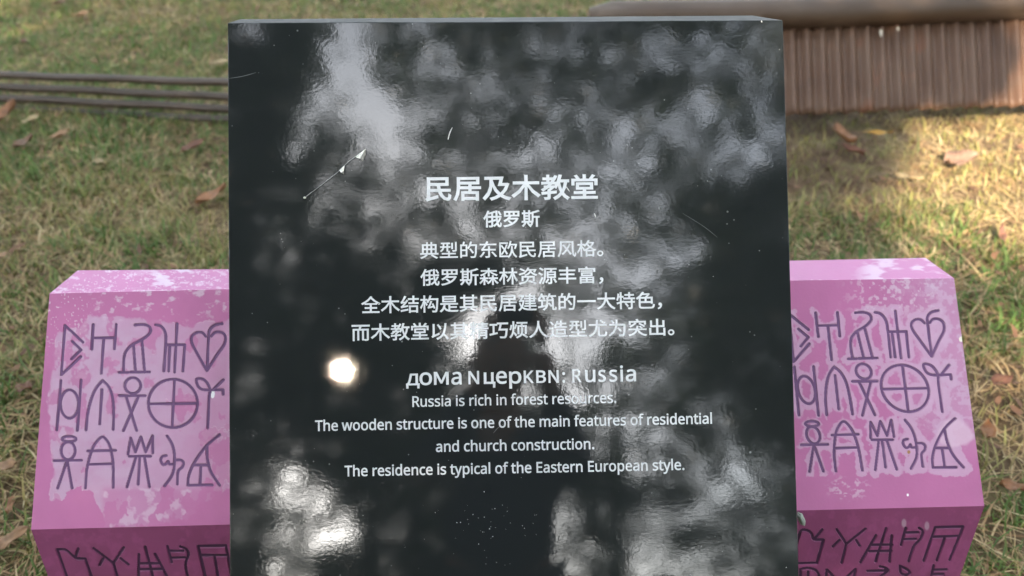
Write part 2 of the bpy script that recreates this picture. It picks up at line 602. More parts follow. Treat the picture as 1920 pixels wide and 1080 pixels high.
def ribbon(st, w, plane, lift):
    """a flat round-ended stroke lying on a plane: plane maps a pixel to a point"""
    p = [np.array(q, float) for q in st]
    q = [p[0]]
    for a in p[1:]:
        if np.linalg.norm(a - q[-1]) > 0.3: q.append(a)
    p = q
    closed = np.linalg.norm(p[0] - p[-1]) < 0.5 and len(p) > 6
    vs = []; fs = []
    n = len(p)
    for i in range(n):
        a = p[i - 1] if i > 0 else (p[-2] if closed else p[0] - (p[1] - p[0]))
        b = p[i + 1] if i < n - 1 else (p[1] if closed else p[-1] + (p[-1] - p[-2]))
        d0 = p[i] - a; d1 = b - p[i]
        d0 = d0 / (np.linalg.norm(d0) + 1e-9); d1 = d1 / (np.linalg.norm(d1) + 1e-9)
        t = d0 + d1; t = t / (np.linalg.norm(t) + 1e-9)
        nn = np.array((-t[1], t[0]))
        k = min(2.6, 1 / max(0.3, nn @ np.array((-d1[1], d1[0]))))
        vs += [p[i] + nn * w * k, p[i] - nn * w * k]
    for i in range(n - 1):
        fs.append((2 * i, 2 * i + 1, 2 * i + 3, 2 * i + 2))
    if not closed:
        for e, s, base in ((0, -1, (0, 1)), (n - 1, 1, (2 * n - 2, 2 * n - 1))):
            d = (p[1] - p[0]) if e == 0 else (p[-1] - p[-2])
            d = d / np.linalg.norm(d) * s
            nn = np.array((-d[1], d[0]))
            k0 = len(vs)
            for k in range(1, 6):
                th = math.pi * k / 6
                vs.append(p[e] + nn * w * math.cos(th) + d * w * math.sin(th))
            left, right = (base[0], base[1]) if s == 1 else (base[1], base[0])
            fs.append(tuple([left] + list(range(k0, k0 + 5)) + [right]))
    p0, nrm = plane
    out = [hit(v[0], v[1], p0, nrm) + nrm * lift for v in vs]
    return out, fs


m_edge = mat('scuffed_edge_paint', (0.74, 0.52, 0.68), 0.5)


def make_block(px, paint, symbols, low, label, chip_line):
    """px: pixel positions of the block's corners, inner/outer ends left and right"""
    nrm = (-FW * math.cos(math.radians(7.5)) + UP * math.sin(math.radians(7.5)) + RX * 0.033).normalized()
    p0 = P(960, 990, 0.955)
    Bl, Br, Cr, Cl = [hit(*q, p0, nrm) for q in (px['Bl'], px['Br'], px['Cr'], px['Cl'])]
    Al = hit(*px['Al'], Bl, Vector((0, 0, 1))); Ar = hit(*px['Ar'], Br, Vector((0, 0, 1)))
    dn = Vector((0, 0, -1))
    gl = gz(Cl.x, Cl.y) - 0.06; gr = gz(Cr.x, Cr.y) - 0.06
    Dl = Vector((Cl.x, Cl.y, gl)); Dr = Vector((Cr.x, Cr.y, gr))
    El = Vector((Al.x, Al.y, gz(Al.x, Al.y) - 0.06)); Er = Vector((Ar.x, Ar.y, gz(Ar.x, Ar.y) - 0.06))
    c = (Bl + Cr) / 2
    root = empty('plinth_block', (c.x, c.y, gz(c.x, c.y)), label, 'plinth')
    Vs = []; Fs = []; Cs = []; n0 = 0

    def grid(a, b, cc, d, nu, nv, face, syms=None, nrmf=None):
        nonlocal n0
        u = np.linspace(0, 1, nu); v = np.linspace(0, 1, nv)
        U, Vv = np.meshgrid(u, v)
        a_, b_, c_, d_ = [np.array(q) for q in (a, b, cc, d)]
        Q = (a_ * ((1 - U) * (1 - Vv))[..., None] + b_ * (U * (1 - Vv))[..., None] + c_ * (U * Vv)[..., None] + d_ * ((1 - U) * Vv)[..., None]).reshape(-1, 3)
        x, y = to_px(Q)
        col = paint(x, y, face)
        if syms is not None:
            dd = dist_to(seg_array(syms), x, y)
            dep = sstep(3.0, 2.1, dd)
            Q = Q - np.array(nrmf)[None, :] * (dep * 0.0016)[:, None]
            col = mixc(col, np.array((0.16, 0.065, 0.15)) * (0.35 if face == 'low' else 1.0), sstep(2.75, 2.1, dd))  # lower grooves carry their shade in the colour
        i = (np.arange(nv - 1)[:, None] * nu + np.arange(nu - 1)[None, :]).ravel() + n0
        Vs.append(Q); Fs.append(np.stack([i, i + nu, i + nu + 1, i + 1], 1)); Cs.append(col)
        n0 += len(Q)

    nl = (Cl - Cr).cross(Vector((0, 0, 1))).normalized()
    if nl.dot(CAM - Cl) < 0: nl = -nl
    grid(Bl, Br, Cr, Cl, 330, 380, 'front', symbols, nrm)
    grid(Al, Ar, Br, Bl, 200, 40, 'top')
    # lower face: fine where it shows, coarse below
    Ml = Cl + dn * 0.14; Mr = Cr + dn * 0.14
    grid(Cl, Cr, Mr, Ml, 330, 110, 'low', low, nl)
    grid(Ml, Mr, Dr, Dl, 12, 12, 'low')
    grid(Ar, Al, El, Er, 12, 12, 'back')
    inset = [(Al, Bl, Cl, Dl, El), (Er, Dr, Cr, Br, Ar)]
    for poly in inset:
        q = list(poly)
        # fan of quads/tris for the end face
        cen = sum(q, Vector()) / 5
        Q = np.array([list(v) for v in q] + [list(cen)])
        Vs.append(Q)
        x, y = to_px(Q)
        Cs.append(np.broadcast_to(PINK, (6, 3)) * 1.0)
        Fs.append(np.array([(n0 + k, n0 + (k + 1) % 5, n0 + 5, n0 + 5) for k in range(5)]))
        n0 += 6
    Vv = np.concatenate(Vs); Cc = np.concatenate(Cs)
    quads = np.concatenate([f for f in Fs if not (f[:, 2] == f[:, 3]).any()])
    me_o = mesh_np('body', Vv, quads, [m_paint], Cc, parent=root)
    tris = np.concatenate([f[:, :3] for f in Fs if (f[:, 2] == f[:, 3]).any()])
    mesh_np('end_face', Vv[tris.ravel()], np.arange(len(tris) * 3).reshape(-1, 3), [m_paint], Cc[tris.ravel()], parent=root)
    # rounded arris along the top front edge, scuffed
    pts = []; rads = []
    for k in range(41):
        t = k / 40
        pts.append(Bl.lerp(Br, t) - nrm * 0.0012 + Vector((0, 0, -0.0006)))
        rads.append(0.0012 + 0.0004 * math.sin(k * 2.1) * math.sin(k * 0.7))
    vs, fs = tube(pts, rads, 8)
    o = mesh('arris', vs, fs, root, [m_edge], True)
    for k, s in enumerate(symbols):
        parts = [ribbon(st, 2.1, (p0, nrm), -0.0011 + 0.00004 * j) for j, st in enumerate(s)]
        vs, fs = join(parts)
        mesh('carved_symbol', vs, fs, root, [m_groove])
    for k, s in enumerate(low):
        parts = [ribbon(st, 2.2, (Cl, nl), -0.0011 + 0.00004 * j) for j, st in enumerate(s)]
        vs, fs = join(parts)
        mesh('carved_symbol', vs, fs, root, [m_groove_low])
    return root, (p0, nrm)


blkL, planeL = make_block(dict(Bl=(93, 550.5), Br=(455, 541.5), Cl=(58.3, 993), Cr=(452, 983), Al=(146, 507), Ar=(462, 504.5)),
                          paint_left, FRONT, LOW_L, 'pink plinth block left of the black sign, its symbols inside a broad worn lilac patch', None)
blkR, planeR = make_block(dict(Bl=(1455, 526.5), Br=(1788.6, 521.7), Cl=(1459, 958), Cr=(1845.6, 948.7), Al=(1452, 489.5), Ar=(1735, 483.5)),
                          paint_right, FRONT_R, LOW_R, 'pink plinth block right of the black sign, sun-bleached towards its outer edge', None)


# ------------------------------------------------------------------ the black signboard
m_black = mat('black_gloss_lacquer', (0.018, 0.021, 0.022), 0.04, IOR=1.55)
tc = N(m_black, 'ShaderNodeTexCoord')
na = N(m_black, 'ShaderNodeTexNoise'); na.inputs['Scale'].default_value = 215; na.inputs['Detail'].default_value = 1.6
nb = N(m_black, 'ShaderNodeTexNoise'); nb.inputs['Scale'].default_value = 42; nb.inputs['Detail'].default_value = 2
L(m_black, tc.outputs['Object'], na.inputs['Vector']); L(m_black, tc.outputs['Object'], nb.inputs['Vector'])
b1 = N(m_black, 'ShaderNodeBump'); b1.inputs['Strength'].default_value = 0.5; b1.inputs['Distance'].default_value = 0.000055
b2 = N(m_black, 'ShaderNodeBump'); b2.inputs['Strength'].default_value = 0.5; b2.inputs['Distance'].default_value = 0.00006
L(m_black, nb.outputs[0], b2.inputs['Height']); L(m_black, b2.outputs[0], b1.inputs['Normal'])
L(m_black, na.outputs[0], b1.inputs['Height'])
nc = N(m_black, 'ShaderNodeTexNoise'); nc.inputs['Scale'].default_value = 620; nc.inputs['Detail'].default_value = 1.0
b3 = N(m_black, 'ShaderNodeBump'); b3.inputs['Strength'].default_value = 0.5; b3.inputs['Distance'].default_value = 0.000022
L(m_black, tc.outputs['Object'], nc.inputs['Vector']); L(m_black, b1.outputs[0], b3.inputs['Normal'])
L(m_black, nc.outputs[0], b3.inputs['Height']); L(m_black, b3.outputs[0], B(m_black).inputs['Normal'])
# dust grains: sparse pale specks
vo = N(m_black, 'ShaderNodeTexVoronoi'); vo.inputs['Scale'].default_value = 75
L(m_black, tc.outputs['Object'], vo.inputs['Vector'])
nd = N(m_black, 'ShaderNodeTexNoise'); nd.inputs['Scale'].default_value = 16
L(m_black, tc.outputs['Object'], nd.inputs['Vector'])
dd = N(m_black, 'ShaderNodeMath', operation='LESS_THAN')
th = N(m_black, 'ShaderNodeMapRange')
th.inputs['From Min'].default_value = 0.45; th.inputs['From Max'].default_value = 0.75
th.inputs['To Min'].default_value = 0.025; th.inputs['To Max'].default_value = 0.10
L(m_black, nd.outputs[0], th.inputs[0])
L(m_black, vo.outputs['Distance'], dd.inputs[0]); L(m_black, th.outputs[0], dd.inputs[1])
mx = N(m_black, 'ShaderNodeMix', data_type='RGBA')
mx.inputs['A'].default_value = (0.018, 0.021, 0.022, 1); mx.inputs['B'].default_value = (0.16, 0.17, 0.17, 1)
L(m_black, dd.outputs[0], mx.inputs['Factor']); L(m_black, mx.outputs['Result'], B(m_black).inputs['Base Color'])

m_blacktop = noise_mat('dusty_black_paint', [(0.3, (0.02, 0.02, 0.02)), (0.7, (0.045, 0.045, 0.042))], 30, 0.75, 0.1, 0.001)

down = 0.13
eBL = pBL + (pBL - pTL) * down; eBR = pBR + (pBR - pTR) * down
bTL = P(450, 36, PANEL_Z * 1.082); bTR = P(1412, 29, PANEL_Z * 1.082)
dl = bTL - pTL; dr = bTR - pTR
bBL = eBL + (dl + dr) / 2 * 0.9 + Vector((0, 0, 0)); bBR = eBR + (dl + dr) / 2 * 0.9
ctr = (eBL + eBR) / 2
gsign = gz(ctr.x, ctr.y)
sign = empty('information_sign', (ctr.x, ctr.y + 0.05, gsign), 'glossy black information signboard with white Chinese and English lettering between two pink blocks', 'sign')
ex = (pTR - pTL).normalized()
ey = pn.cross(ex).normalized()
M3 = Matrix((ex, ey, pn)).transposed().to_4x4()
M3.translation = pTL
Minv = M3.inverted()


def local_mesh(name, vs, fs, parent, mats, smooth=False):
    """vertices given in the board's own frame (x along it, y up it, z off it)"""
    o = mesh(name, vs, fs, None, mats, smooth)
    o.parent = parent
    o.matrix_parent_inverse = Matrix.Translation(-parent.location)
    o.matrix_basis = M3
    return o


vs = [Minv @ v for v in (pTL, pTR, eBR, eBL, bTL, bTR, bBR, bBL)]
o = local_mesh('board', vs, [(0, 3, 2, 1), (4, 5, 6, 7), (0, 1, 5, 4), (1, 2, 6, 5), (2, 3, 7, 6), (3, 0, 4, 7)], sign, [m_black, m_blacktop])
bevel_obj(o, 0.0009, 2)
for p in o.data.polygons:
    if p.normal.y > 0.6: p.material_index = 1
# pedestal carrying the board
pc = (bBL + bBR) / 2
w = (pTR - pTL).length * 0.36
vs = []
for z in (gsign - 0.08, ctr.z - 0.02):
    for sx, sy in ((-1, -1), (1, -1), (1, 1), (-1, 1)):
        vs.append(Vector((ctr.x + sx * w, ctr.y + 0.065 + sy * 0.035, z + (0.02 if sy > 0 else -0.008) * (z > gsign))))
o = mesh('pedestal', vs, [(3, 2, 1, 0), (4, 5, 6, 7), (0, 1, 5, 4), (1, 2, 6, 5), (2, 3, 7, 6), (3, 0, 4, 7)], sign, [m_blacktop])
bevel_obj(o, 0.003, 2)


def on_panel(px, py, lift=0.0):
    """point of the board at a photo position, in the board's frame"""
    q = Minv @ hit(px, py, pTL, pn)
    return Vector((q.x, q.y, lift))


# outlines of the characters used on the board, two base-91 digits per coordinate
GLYPHS = r"""
。 0 .g.x.K.q.8.^.1.B.8.'.K-p.g-i/&-p/9.'/@.B/9.^/&.q!.g-z.M.).C.B.M.[.g.g/$.[//.B/$.)
一 0 .1/_.1/A1b/A1b/_
东 0 .}.~.a.M.;.&.Q-q.x.A/;.w!0U.t1#.E1C-u1Z.&1:.Q0l/#!.=0e.=0K/70K.r/q.d/^.W/T.a/9/+/>/z/>/z.*/x.&/s.$/E.$/O-e/p-f0*-j05-t08.*08/>1C/>1C/X08/X0800/z00/z/X/%/X/W0K1R0K1R0e/e0e/w1./Z19/D0e
丰 0 /i17/i0`.B0`.B0E/i0E/i/m.S/m.S/R/i/R/i.v.5.v.5.Z/i.Z/i-c0)-c0).Z1^.Z1^.v0).v0)/R1?/R1?/m0)/m0)0E1O0E1O0`0)0`0)17
为 0 .[1$/$0I/<0U.r1-!/w/I06/%0J.`0b.l0L/100/S!/W16/W0i/V0>.?0>.?0#/S0#/B/>.y.Y.5-z.J-g/6.L/^/8/o0#100#1(.Y0w.)0h.$01.&0:-g0s-f1'-j14-t1C.Q1L001L0>/q0>/s0i/s16
人 0 /h16/g0e/_0&/H/;.y.R.1-x.F-c/2.?/_/(/x/p05/)0c.?1P-e1d-{1$.J0U/&0;/a0-090'0^0)16
以 0 /J0f/i0;0$/n0;/|0$0G/a0s!0w1)0p0/0a/D0G.g/{.;/@-w/T-`06.*0a.[1../1L-c1d-t1?.D0n.t1+/o171(!.S.).o.:/u.j/n/'.w.].w0x.Z0x.Z.`.R.J.E.?
俄 0 0~0~1G0:1[0D161+!.u15.S0B.(/].6/B.W/q.W-b.q-b.q0E/11/!1=/X0y.v0p/j1[/j1[0&0o0&0m130R130U0&/x0&/x0e0M0v091./b0w/$0g/,0R/`0^/`0&/$0&/$/j/`/j/`/-.~.z/).a/`.o/`.&/^-}/X-{/0-|/8-c/W-d/k-g/v-p/x.&/x.v0O/(0L/@/x/3/x/j0V/j0d.Z0F.=0&.%08-n0k.?1#-q1@-b1S-h1_-}1d.K1O.Y1K.,1C-{11.-0~.V1>/$1U/R
全 0 /u1;/H0a.k02.+/j.=/S.h/l.h/T/i/T/i.z.j.z.j.b/i.b/i.(.=.(.=-l1V-l1V.(0).(0).b1,.b1,.z0).z0)/T1,/T1,/m1U/R1h/i0r0@0*1'0010!.i/m/F0</w0p0O0;1,/m
其 0 05.90r-|1E-c1^-u0G.I!/E.K.o.1.2-w.C-c/%-z/^.;!0]170]0j/50j/517.w17.w0j.?0j.?0Q.w0Q.w.k.5.k.5.Q1].Q1].k0w.k0w0Q1T0Q1T0j0w0j0w17!/5.k/5/50]/50].k!/50Q0]0Q0]0./50.!/5/s0]/s0]/L/5/L
典 0 0<.B1C-c1Z-u0N.S!/>.R.m.3.3-u.G-b/%-}/W.C!/C.r.n.r.n/W/C/W!/].r/]/W05/W05.r!0M.r0M/W1'/W1'.r!.S0i.S.r.0.r.0.X1b.X1b.r1A.r1A0i0M0i0M180518050i/]0i/]18/C18/C0i!/C/p.n/p.n0O/C0O!/]/p/]0O050O05/p!0M/p0M0O1'0O1'/p
出 0 .F/>.F-w1.-w1.-c1J-c1J/>1./>1..50).50)/T1</T1<0t0|0t0|/o0)/o0)17/h17/h/o.s/o.s0s.W0s.W/T/h/T/h.5.d.5.d/>
及 0 .B1$.B0f/$0f/$0H.|/^.f.m..-}.B-g.s.G/1/+/=/j/_/&00.K/].//(-z/7-c/o-w0E.90u-y1Q-d1d-}1-.20[.K10/-1O0$1>0,190*0Q0*0e1$!0E.]/w/1/V/l/?0T/?0f0D0f0./m1./m0n/0
型 0 0J1#0J/e0c/e0c1#!111511/O1//J1*/H0Z/I0d/01</51G/=1J/N1J15!/O0n/O0</#0</#0>/#0n!.90<.90%.e0%.W/^.7/>.H/,.o/S.~0%/O0%/O/5/i/5/i0%050%050</i0</i0n0-0n0-1).E1).E0n.g0n.g0?.g0<!/l/;/l.p.W.p.W.W/l.W/l.+.2.+.2-n1_-n1_.+0*.+0*.W1:.W1:.p0*.p0*/;
堂 0 /./m0d/m0d/E/./E!.r0'.r/0/i/0/i.i.W.i.W.Q/i.Q/i.'.9.'.9-l1Y-l1Y.'0(.'0(.Q1?.Q1?.i0(.i0(/00~/00~0'!0z150Y0a0j0Z0(0Z0(17/i17/i0Z/*0Z/80a.t13.]1*.y0Z.;0Z.;/i.T/i.T0C1=0C1=/i1W/i1W0Z0r0Z191+
大 0 /i17/i0d/d0..80..8/o/`/o/H/,.y.K.1-x.E-c/1.6/^.s/w/Z0=.l0l.01M-c1a-{1$.G0Q/&01/o1[/o1[0.0$0.0*17
富 0 .m0I.m061%061%0I!/*/l0e/l0e/P/*/P!.n0#.n/=1#/=1#0#!/i.q/i.T.p.T.p.q!0&.q1%.q1%.T0&.T!/i.B/i.&.p.&.p.B!0&.B1%.B1%.&0&.&!.V/).V-a.p-a.p-n1%-n1%-c1>-c1>/)!/]14/j0w.>0w.>03.X03.X0`1:0`1:031T031T0w0.0w/x1;
尤 0 /|/p/|.70$-y02-l0M-h11-h1L-o1Z.,1`._1F.j1A.21/.&0P.&0?.)0;.70;/p!0?0}130H1D0]0O13!/Z16/Y0@.50@.50'/W0'/G/4.{.M./-x.B-b.x.$/B.J/[.x/k/M/s0'1^0'1^0@/t0@/v16
居 0 .p0i1,0i1,0A.p0A!.p0*0)0*0)/_.p/_.p/u!//.x//-b/H-b/H-n1&-n1&-c1@-c1@.x0C.x0C/F1Z/F1Z/_0C/_0C0*1F0*1F1$.U1$.U/u.S/7.H.P..-o.E-b.d.P.o/F0)/F0).x!/H.*/H.a1&.a1&.*
巧 0 .-.].3.A/].a/Y.z/%.n/%0J/U0J/U0e.10e.10J.g0J.g.i!/W0~/W0c000c/p/G1</G12.K1%.(0o.$0,.'07-h0x-g1.-j1<-s1L.D1X/T1X/b06/b0K0c1b0c1b0~
建 0 /Q0u/Q0`070`070E/;0E/;00070007/q/O/q/O/[07/[07/@/L/@/L/,07/,07.l/=.l/=.V07.V07.30P.30P.V1Y.V1Y.l0P.l0P/,1L/,1L/@0P/@0P/[1D/[1D001]001]0E1D0E1D0u0P0u0P170717070u!0P001,001,/q0P/q!0P0E0P0`1,0`1,0E!.D/Q.Q/].}/].u/0.i.g.[.~.Q/?.=/8.L.m.^.N.H././-s.B-b.Z-y.o.;/=-|/q-n0Q-k1X-k1c.'0Q.'/v.*/E.6.z.P/0/,/</q/-/u/(/t.f/t/=0v/-1%/$0}.80}.80f.v0f.O/|.D/n.9/g
教 0 0I17040?/n/V/b/`/[/_/7/_/M/y0$/y0$04/_04/u0Z0,1(/p1//Z0^/@04/*04/*0W/V0W/V0n/*0n/*17.n17.n0n.?0n.?0W.n0W.n04.004.0/y/./y.p/_.M/_.M/I.U/I../0.@.x.~/I/G/I.{/).{.k.0.d.3.K.{.S.{-~.z-z.u-y.O-y.W-b.u-c/,-f/6-o/8-~/8.U0&._0&.u/8.n/8/#/n/Q0%/A0=/k0K/60^.d09.;/e-x/u-a0G.#0l.I1-.#1Q-b1e-x1>.90|.c1:/F1K081b081b0Q0U0Q0e13!0N0810081$/W0m/$0Z/Y
斯 0 .b.T.N.4.4-u.I-e.e.(.{.M!/6.J/U-x/l.(/K.T!/O13/O0e.j0e.j13.Q13.Q0e.50e.50L.Q0L.Q.t./.t./.[0(.[0(.t/h.t/h0L0%0L0%0e/h0e/h13!.j0L/O0L/O0,.j0,!.j/s/O/s/O/Q.j/Q!.j/</O/</O.t.j.t!030o03/P00.u0#.@/`-n/s-]09.40H.m0K/O0K/`1$/`1$-b1=-b1=/`1b/`1b/x0K/x0K0^1+0m1`1$1J170r1#
是 0 .v0A0v0A0v0$.v0$!.v0q0v0q0v0S.v0S!.[1).[/l15/l151)!.t/0.[.G..-t.B-b.b.#.z.H/@.#/q-n0S-i1X-i1c.&0T.&0+.(0+.X1D.X1D.p0+.p0+/;1[/;1[/S.7/S.7/;/m/;/m.,/D.?/).f/2/,
木 0 /i17/i0<.90<.9/~/]/~.{/&.,.B.?.+/,.i/i/a/i-b0)-b0)/b0f.k1Q.,1f.C0s/'04/~1X/~1X0<0)0<0)17
构 0 /}17/f0N/D/s/Z/b/|0@1?0@17.]1+.%0y-|0M-}0V-c1(-c16-g1B-q1P.T1Y0K1Y0Y0*0Y0;12!0I/K0[.}/y.r04/G0G/}0.0(/w/I/g/$/_.q/V.k/_.R0c.j0k.P1$.X0^/R!.i17.i0O.40O.406.f06.N/H.-.h.;.M.S.{.i/X.i-b/&-b/&/a/@/./Q/A/&0&/&06/O06/O0O/&0O/&17
林 0 0X170X0G/u0G/u0.0R0.00/7/[.R/l.:07.o0X/W0X-c0s-c0s/Z12.u1Q.A1f.U1=/80z0.1Z0.1Z0G0s0G0s17!.u17.u0G.50G.50..p0..S/?.,.`.;.G.Y.w.u/X.u-c/2-c/2/b/[/*/m/@/20'/20./f0./f0G/20G/217
格 0 050V1'0V0q060X/v0B04010O!.j17.j0G.40G.40..g0..M/@.,.`.9.H.S.u.j/R.j-b/'-b/'/]/C/0/S/D/'/{/'0./O0./F0'/[/q/~0;0G/f/s/C/>/-/M.t/j/#/j-b0&-b0&-q1--q1--c1G-c1G/&1W.{1h/517/I0k/e10031H0g180n130m0B0m0Q110817/y0`/T04/T0G/'0G/'17!0&.,0&.q1-.q1-.,!/{/+0Y/S0v/>1:/+
森 0 /h18/h0l.G0l.G0S/P0S.x0+.:/l.J/W/0/x/h0L/h/S0'/S0'0M0a/z1I/X1Z/o0v0-0>0S1K0S1K0l0'0l0'18!.u/`.u/5.5/5.5.y.j.y.N.P.,.1.8-u.X.8.u.b.u-b/2-b/2.X/V.7/g.K/2.q/2.y/g.y/g/5/2/5/2/`!0V/`0V/5/v/5/v.y0G.y0'.J/Y.(/j-q06.90V.j0V-b0p-b0p.k13.;1U-r1i.+1C.L0~.y1_.y1_/50p/50p/`
欧 0 /0/C.s.s.V.M.V07!/z0z.<0z.<-p/y-p0,-`0S.90h.q1'.61Q-c1c-w1>.A1%.q0q/Q0r/p0r0-0X0-0X/q0U/90E.W/z-w/z.,.V.,.V.I.h.;/&.^/>/+/`.F/v.S/K/D/r0L/Y0Q/=/].i0D.V0;.V0b/z0b!0B18010F/o/f0)/W0:/x0I0B1G0B15/^1J/V1X0%1e0V1R0[1N0Z0P0Z0[14
民 0 .G-`/n.-/k.F.g.+.g/'/v/'04.D0Y-u1+-f1@-k1M.#1S.K1<.X17.01,.$0i./0L.P05/'1M/'1M/@0//@0'/v13/v131%.K1%.K.6.E.%.;-x!/o/@.g/@.g/v/h/v!.g0h0u0h0u03.g03
源 0 0(/V18/V18/70(/7!0(0,180,18/j0(/j!/y.k/f.G/N.)/d-w/{.<04.d!1%.e1K-z1e.)1<.n!.@0}.|0T/00j.P13!.//z.k/S.{/i.>00!.7-v.N-g/&.}.m/0!/=1&/=/}/;/=//.T.n-q/(-c/F.J/T/8/W/}/W0j1_0j1_1&!0P0e0E0A/l0A/l.~0O.~0O-~0J-x0%-y0--b0J-c0^-f0g-n0i-}0i.~1Q.~1Q0A0`0A0n0_
烦 0 0^.B1,.$1N-b1^-w1:.70m.T!0L/v0L/.0G.c0,.:/I-u/Z-b0B.,0`.Z0f/.0f/v!/B0V/-/i/=/a/X0L!.G0K.A/z.4/Q.G/I.U/u.Z0H!/g0D/g.U/~.U/~0-120-12.U1J.U1J0D0Y0D0g0i1X0i1X1%/V1%/V0i0K0i0A0D!.j15.j/v.f/5.U.R.0-w.B-e.d.5.w.h/B.0/T.C.}/'/&/v/&15
特 0 /h.m0%.O07.30L.@09.]/|.y!0M170M0m/e0m/e0T0M0T0M0(/O0(/O/k0y/k0y/@/U/@/U/'0y/'0y.'0w-~0r-|0C-|0K-b0m-c1'-g13-p16.'16/'1_/'1_/@16/@16/k1a/k1a0(0g0(0g0T1P0T1P0m0g0m0g17!.D0x.=06.0/[.D/P.R01.m01.m/6.2/&.8.g.m.x.m-b/*-b/*/$/O/0/L/H/*/>/*01/L01/L0J/*0J/*17.m17.m0J.U0J.Z0t
的 0 0-/[0d.e0z.s0B/h!.w18.i0Z.@0Z.@-k.Y-k.Y.+/`.+/`0Z/%0Z/713!.Y0B/G0B/G/S.Y/S!.Y.C.Y/</G/</G.C!0=190'0M/c/p/y/a0>0C1=0C15.c1(.*0}.&0u.$0?.'0H-i0}-i11-m1>-w1M.Z1V0M1V0[0H0[0W13
突 0 /I0K.y0).H/k.Y/W/0/u/_0@!04080f/w12/Y1C/m0v0-0D0I!0:/`0d/7/~/70*/l/k/l/c/7.6/7.6.{/[.{/C.S.w.4.5-y.D-c//-}/[.E/v.t0;.@0m-y1Q-c1b-{1#.00O.N00.{1].{1]/70e/70y/C0M/j!.=0o.=0*.X0*.X0V190V190-1S0-1S0o020o/z1:/^13/n0o
筑 0 0*/00^.L0s.[0[.z0=/<!.0.N.6.5/[.R/X.j/'.`/'/^/X/^/X/v.8/v.8/^.j/^.j.Z!/j/z/j/+/f.a/S.;/+-v/=-c/j.,0#.Y0(/*0(/b0u/b0u.60w-y0}-o1*-j14-i1F-i1W-l1b-w1f.;1Q.E1O.+1L.%1D.$1:.$14.%13.413/z!.k19.Q0[..0..E/{.l0V/#0V/70#/N0,/>0V/t0V/t0n.w0n/(13!0<180)0^/h02/~0#0A0V0Z0V0x0%130.0w0V1[0V1[0n0K0n0U12
精 0 .40x.@0O.G0*.Z0/.S0T.F0|!/:0~/#0./40)/P0x!.0/x.0/`._/`.H/#.-.L.:.2.O.X.c/..c-c.{-c.{/7/;.]/L.q.{/W.{/`/F/`/F/x.{/x.{16.c16.c/x!0K170K0w/]0w/]0b0K0b0K0L/f0L/f080K080K/}/R/}/R/h1b/h1b/}0e/}0e081P081P0L0e0L0e0b1X0b1X0w0e0w0e17!11/>11/$0&/$0&/>!/i/R/i-b0&-b0&.?11.?11-}1+-x0e-x0l-b1,-c1>-f1G-n1J-}1J/R!0&.m11.m11.R0&.R
结 0 ...5.3-v/U.5/S.M!.6/^.q/g.K/8.</(./.}.8.c/T.}/R/8.`/+/./^/T0:/<0H/&0#.R/{.q0O/01*.q15.V0U.@00.6/~.-/x!0L170L0d/V0d/V0J0L0J0L/o/`/o/`/U1U/U1U/o0h/o0h0J1[0J1[0d0h0d0h17!/i/1/i-b0&-b0&-q12-q12-d1L-d1L/1!0&.-0&.v12.v12.-
罗 0 0N0n1/0n1/080N08!/W0n060n0608/W08!.b0n/?0n/?08.b08!/0.|/l.E/*.,.=-y.L-b/2-p/o.+0H.J0u.u19/O1(/Z1#/Y/Q/Y/h/w/U/}1I/}1I1(.H1(.H/}/K/}.}/L.A/'.Q.o.v/(/:/A0p/A0P.s0'.R/D/.
而 0 .51%.50f/c0f/V03.G03.G-b.b-b.b/v/>/v/>-m/X-m/X/v07/v07-m0Q-m0Q/v11/v11.'10-~1+-}0[-}0e-d1)-d1>-h1I-r1L.'1L03/s030'0f1_0f1_1%
色 0 /n/t/n/7.x/7.x/t!0,/t1$/t1$/70,/7!0=0]/u01.s01/=0]!/C18.o0Q.0/{.>/b._/z._.>.e-{.|-l/K-h0y-h1E-n1Y.(1c.R1I.]1C.916.(0y.$/J.$/$.).x.>.x.y1$.y1$.j1>.j1>0109010f0j0T0v0O0t/M0t/[1/
资 0 .@0t.i0b/.0M/<0b.v0v.M1+!.3/u.;/]/B/~/>09!.c/I.c.C.}.C.}/10t/10t.E14.E14/I!/n/'/Z.P/../.4-w.?-a/@-y/r.F0,/'!/}.<0i-~1I-c1X-y0w.70/.P!/q16/]0k/90E/K05/q0^0?0^0/0:/m/y/9/c/G/P0'/l0I060s/l1N/R1^/h0~0#0S0K0Y0^130^0~0>19071V0o1B0t1>0s/~0s0/12
造 0 .;0w.X0Y.p0=/)0M.m0i.N1)!/h/41(/41(.X/h.X!/N/J/N.B1B.B1B/J!0<170<0g/m0g/z1-/a13/M0_/107/H0*/a0O0<0O0</~/2/~/2/h1^/h1^/~0V/~0V0O1N0O1N0g0V0g0V17!.{/h.2/h.2/N.b/N.b.@.J.3.2-|.C-d.]-~.r.-/#.(/5-x/]-l07-i1^-l1f.+07.$/a.'/9.2.{.C
风 0 .Z1&.Z/u.W/8.L.R.0-s.F-b.e.F.r/2.v/u.v0i0w0i0y/*1).)1J-e1_-s1f.G1T.Z1R.41L.%1;.G15/L151&!0B0O/z/W/?0A/*05/l/?/E.i.w.B//../W.T/|/)0U.30n.A0./B0F/r0Y0I
， 0 .Y-X.z-j/3.)/;.L/3.j.y.u.f.o.^.[.f.H.x.B.~.C.r.$.Q-k
. 0.2149 .].M.`.h.k.x.{/%/2/(/E/%/U.x/a.h/e.M/a.4/U.$/E-v/2-s.{-v.k.$.`.4
: 0.2149 .].M.`.h.k.x.{/%/2/(/E/%/U.x/a.h/e.M/a.4/U.$/E-v/2-s.{-v.k.$.`.4!.]29.`2R.k2d.{2m/22p/E2m/U2d/a2R/e29/a1|/U1k/E1a/21^.{1a.k1k.`1|
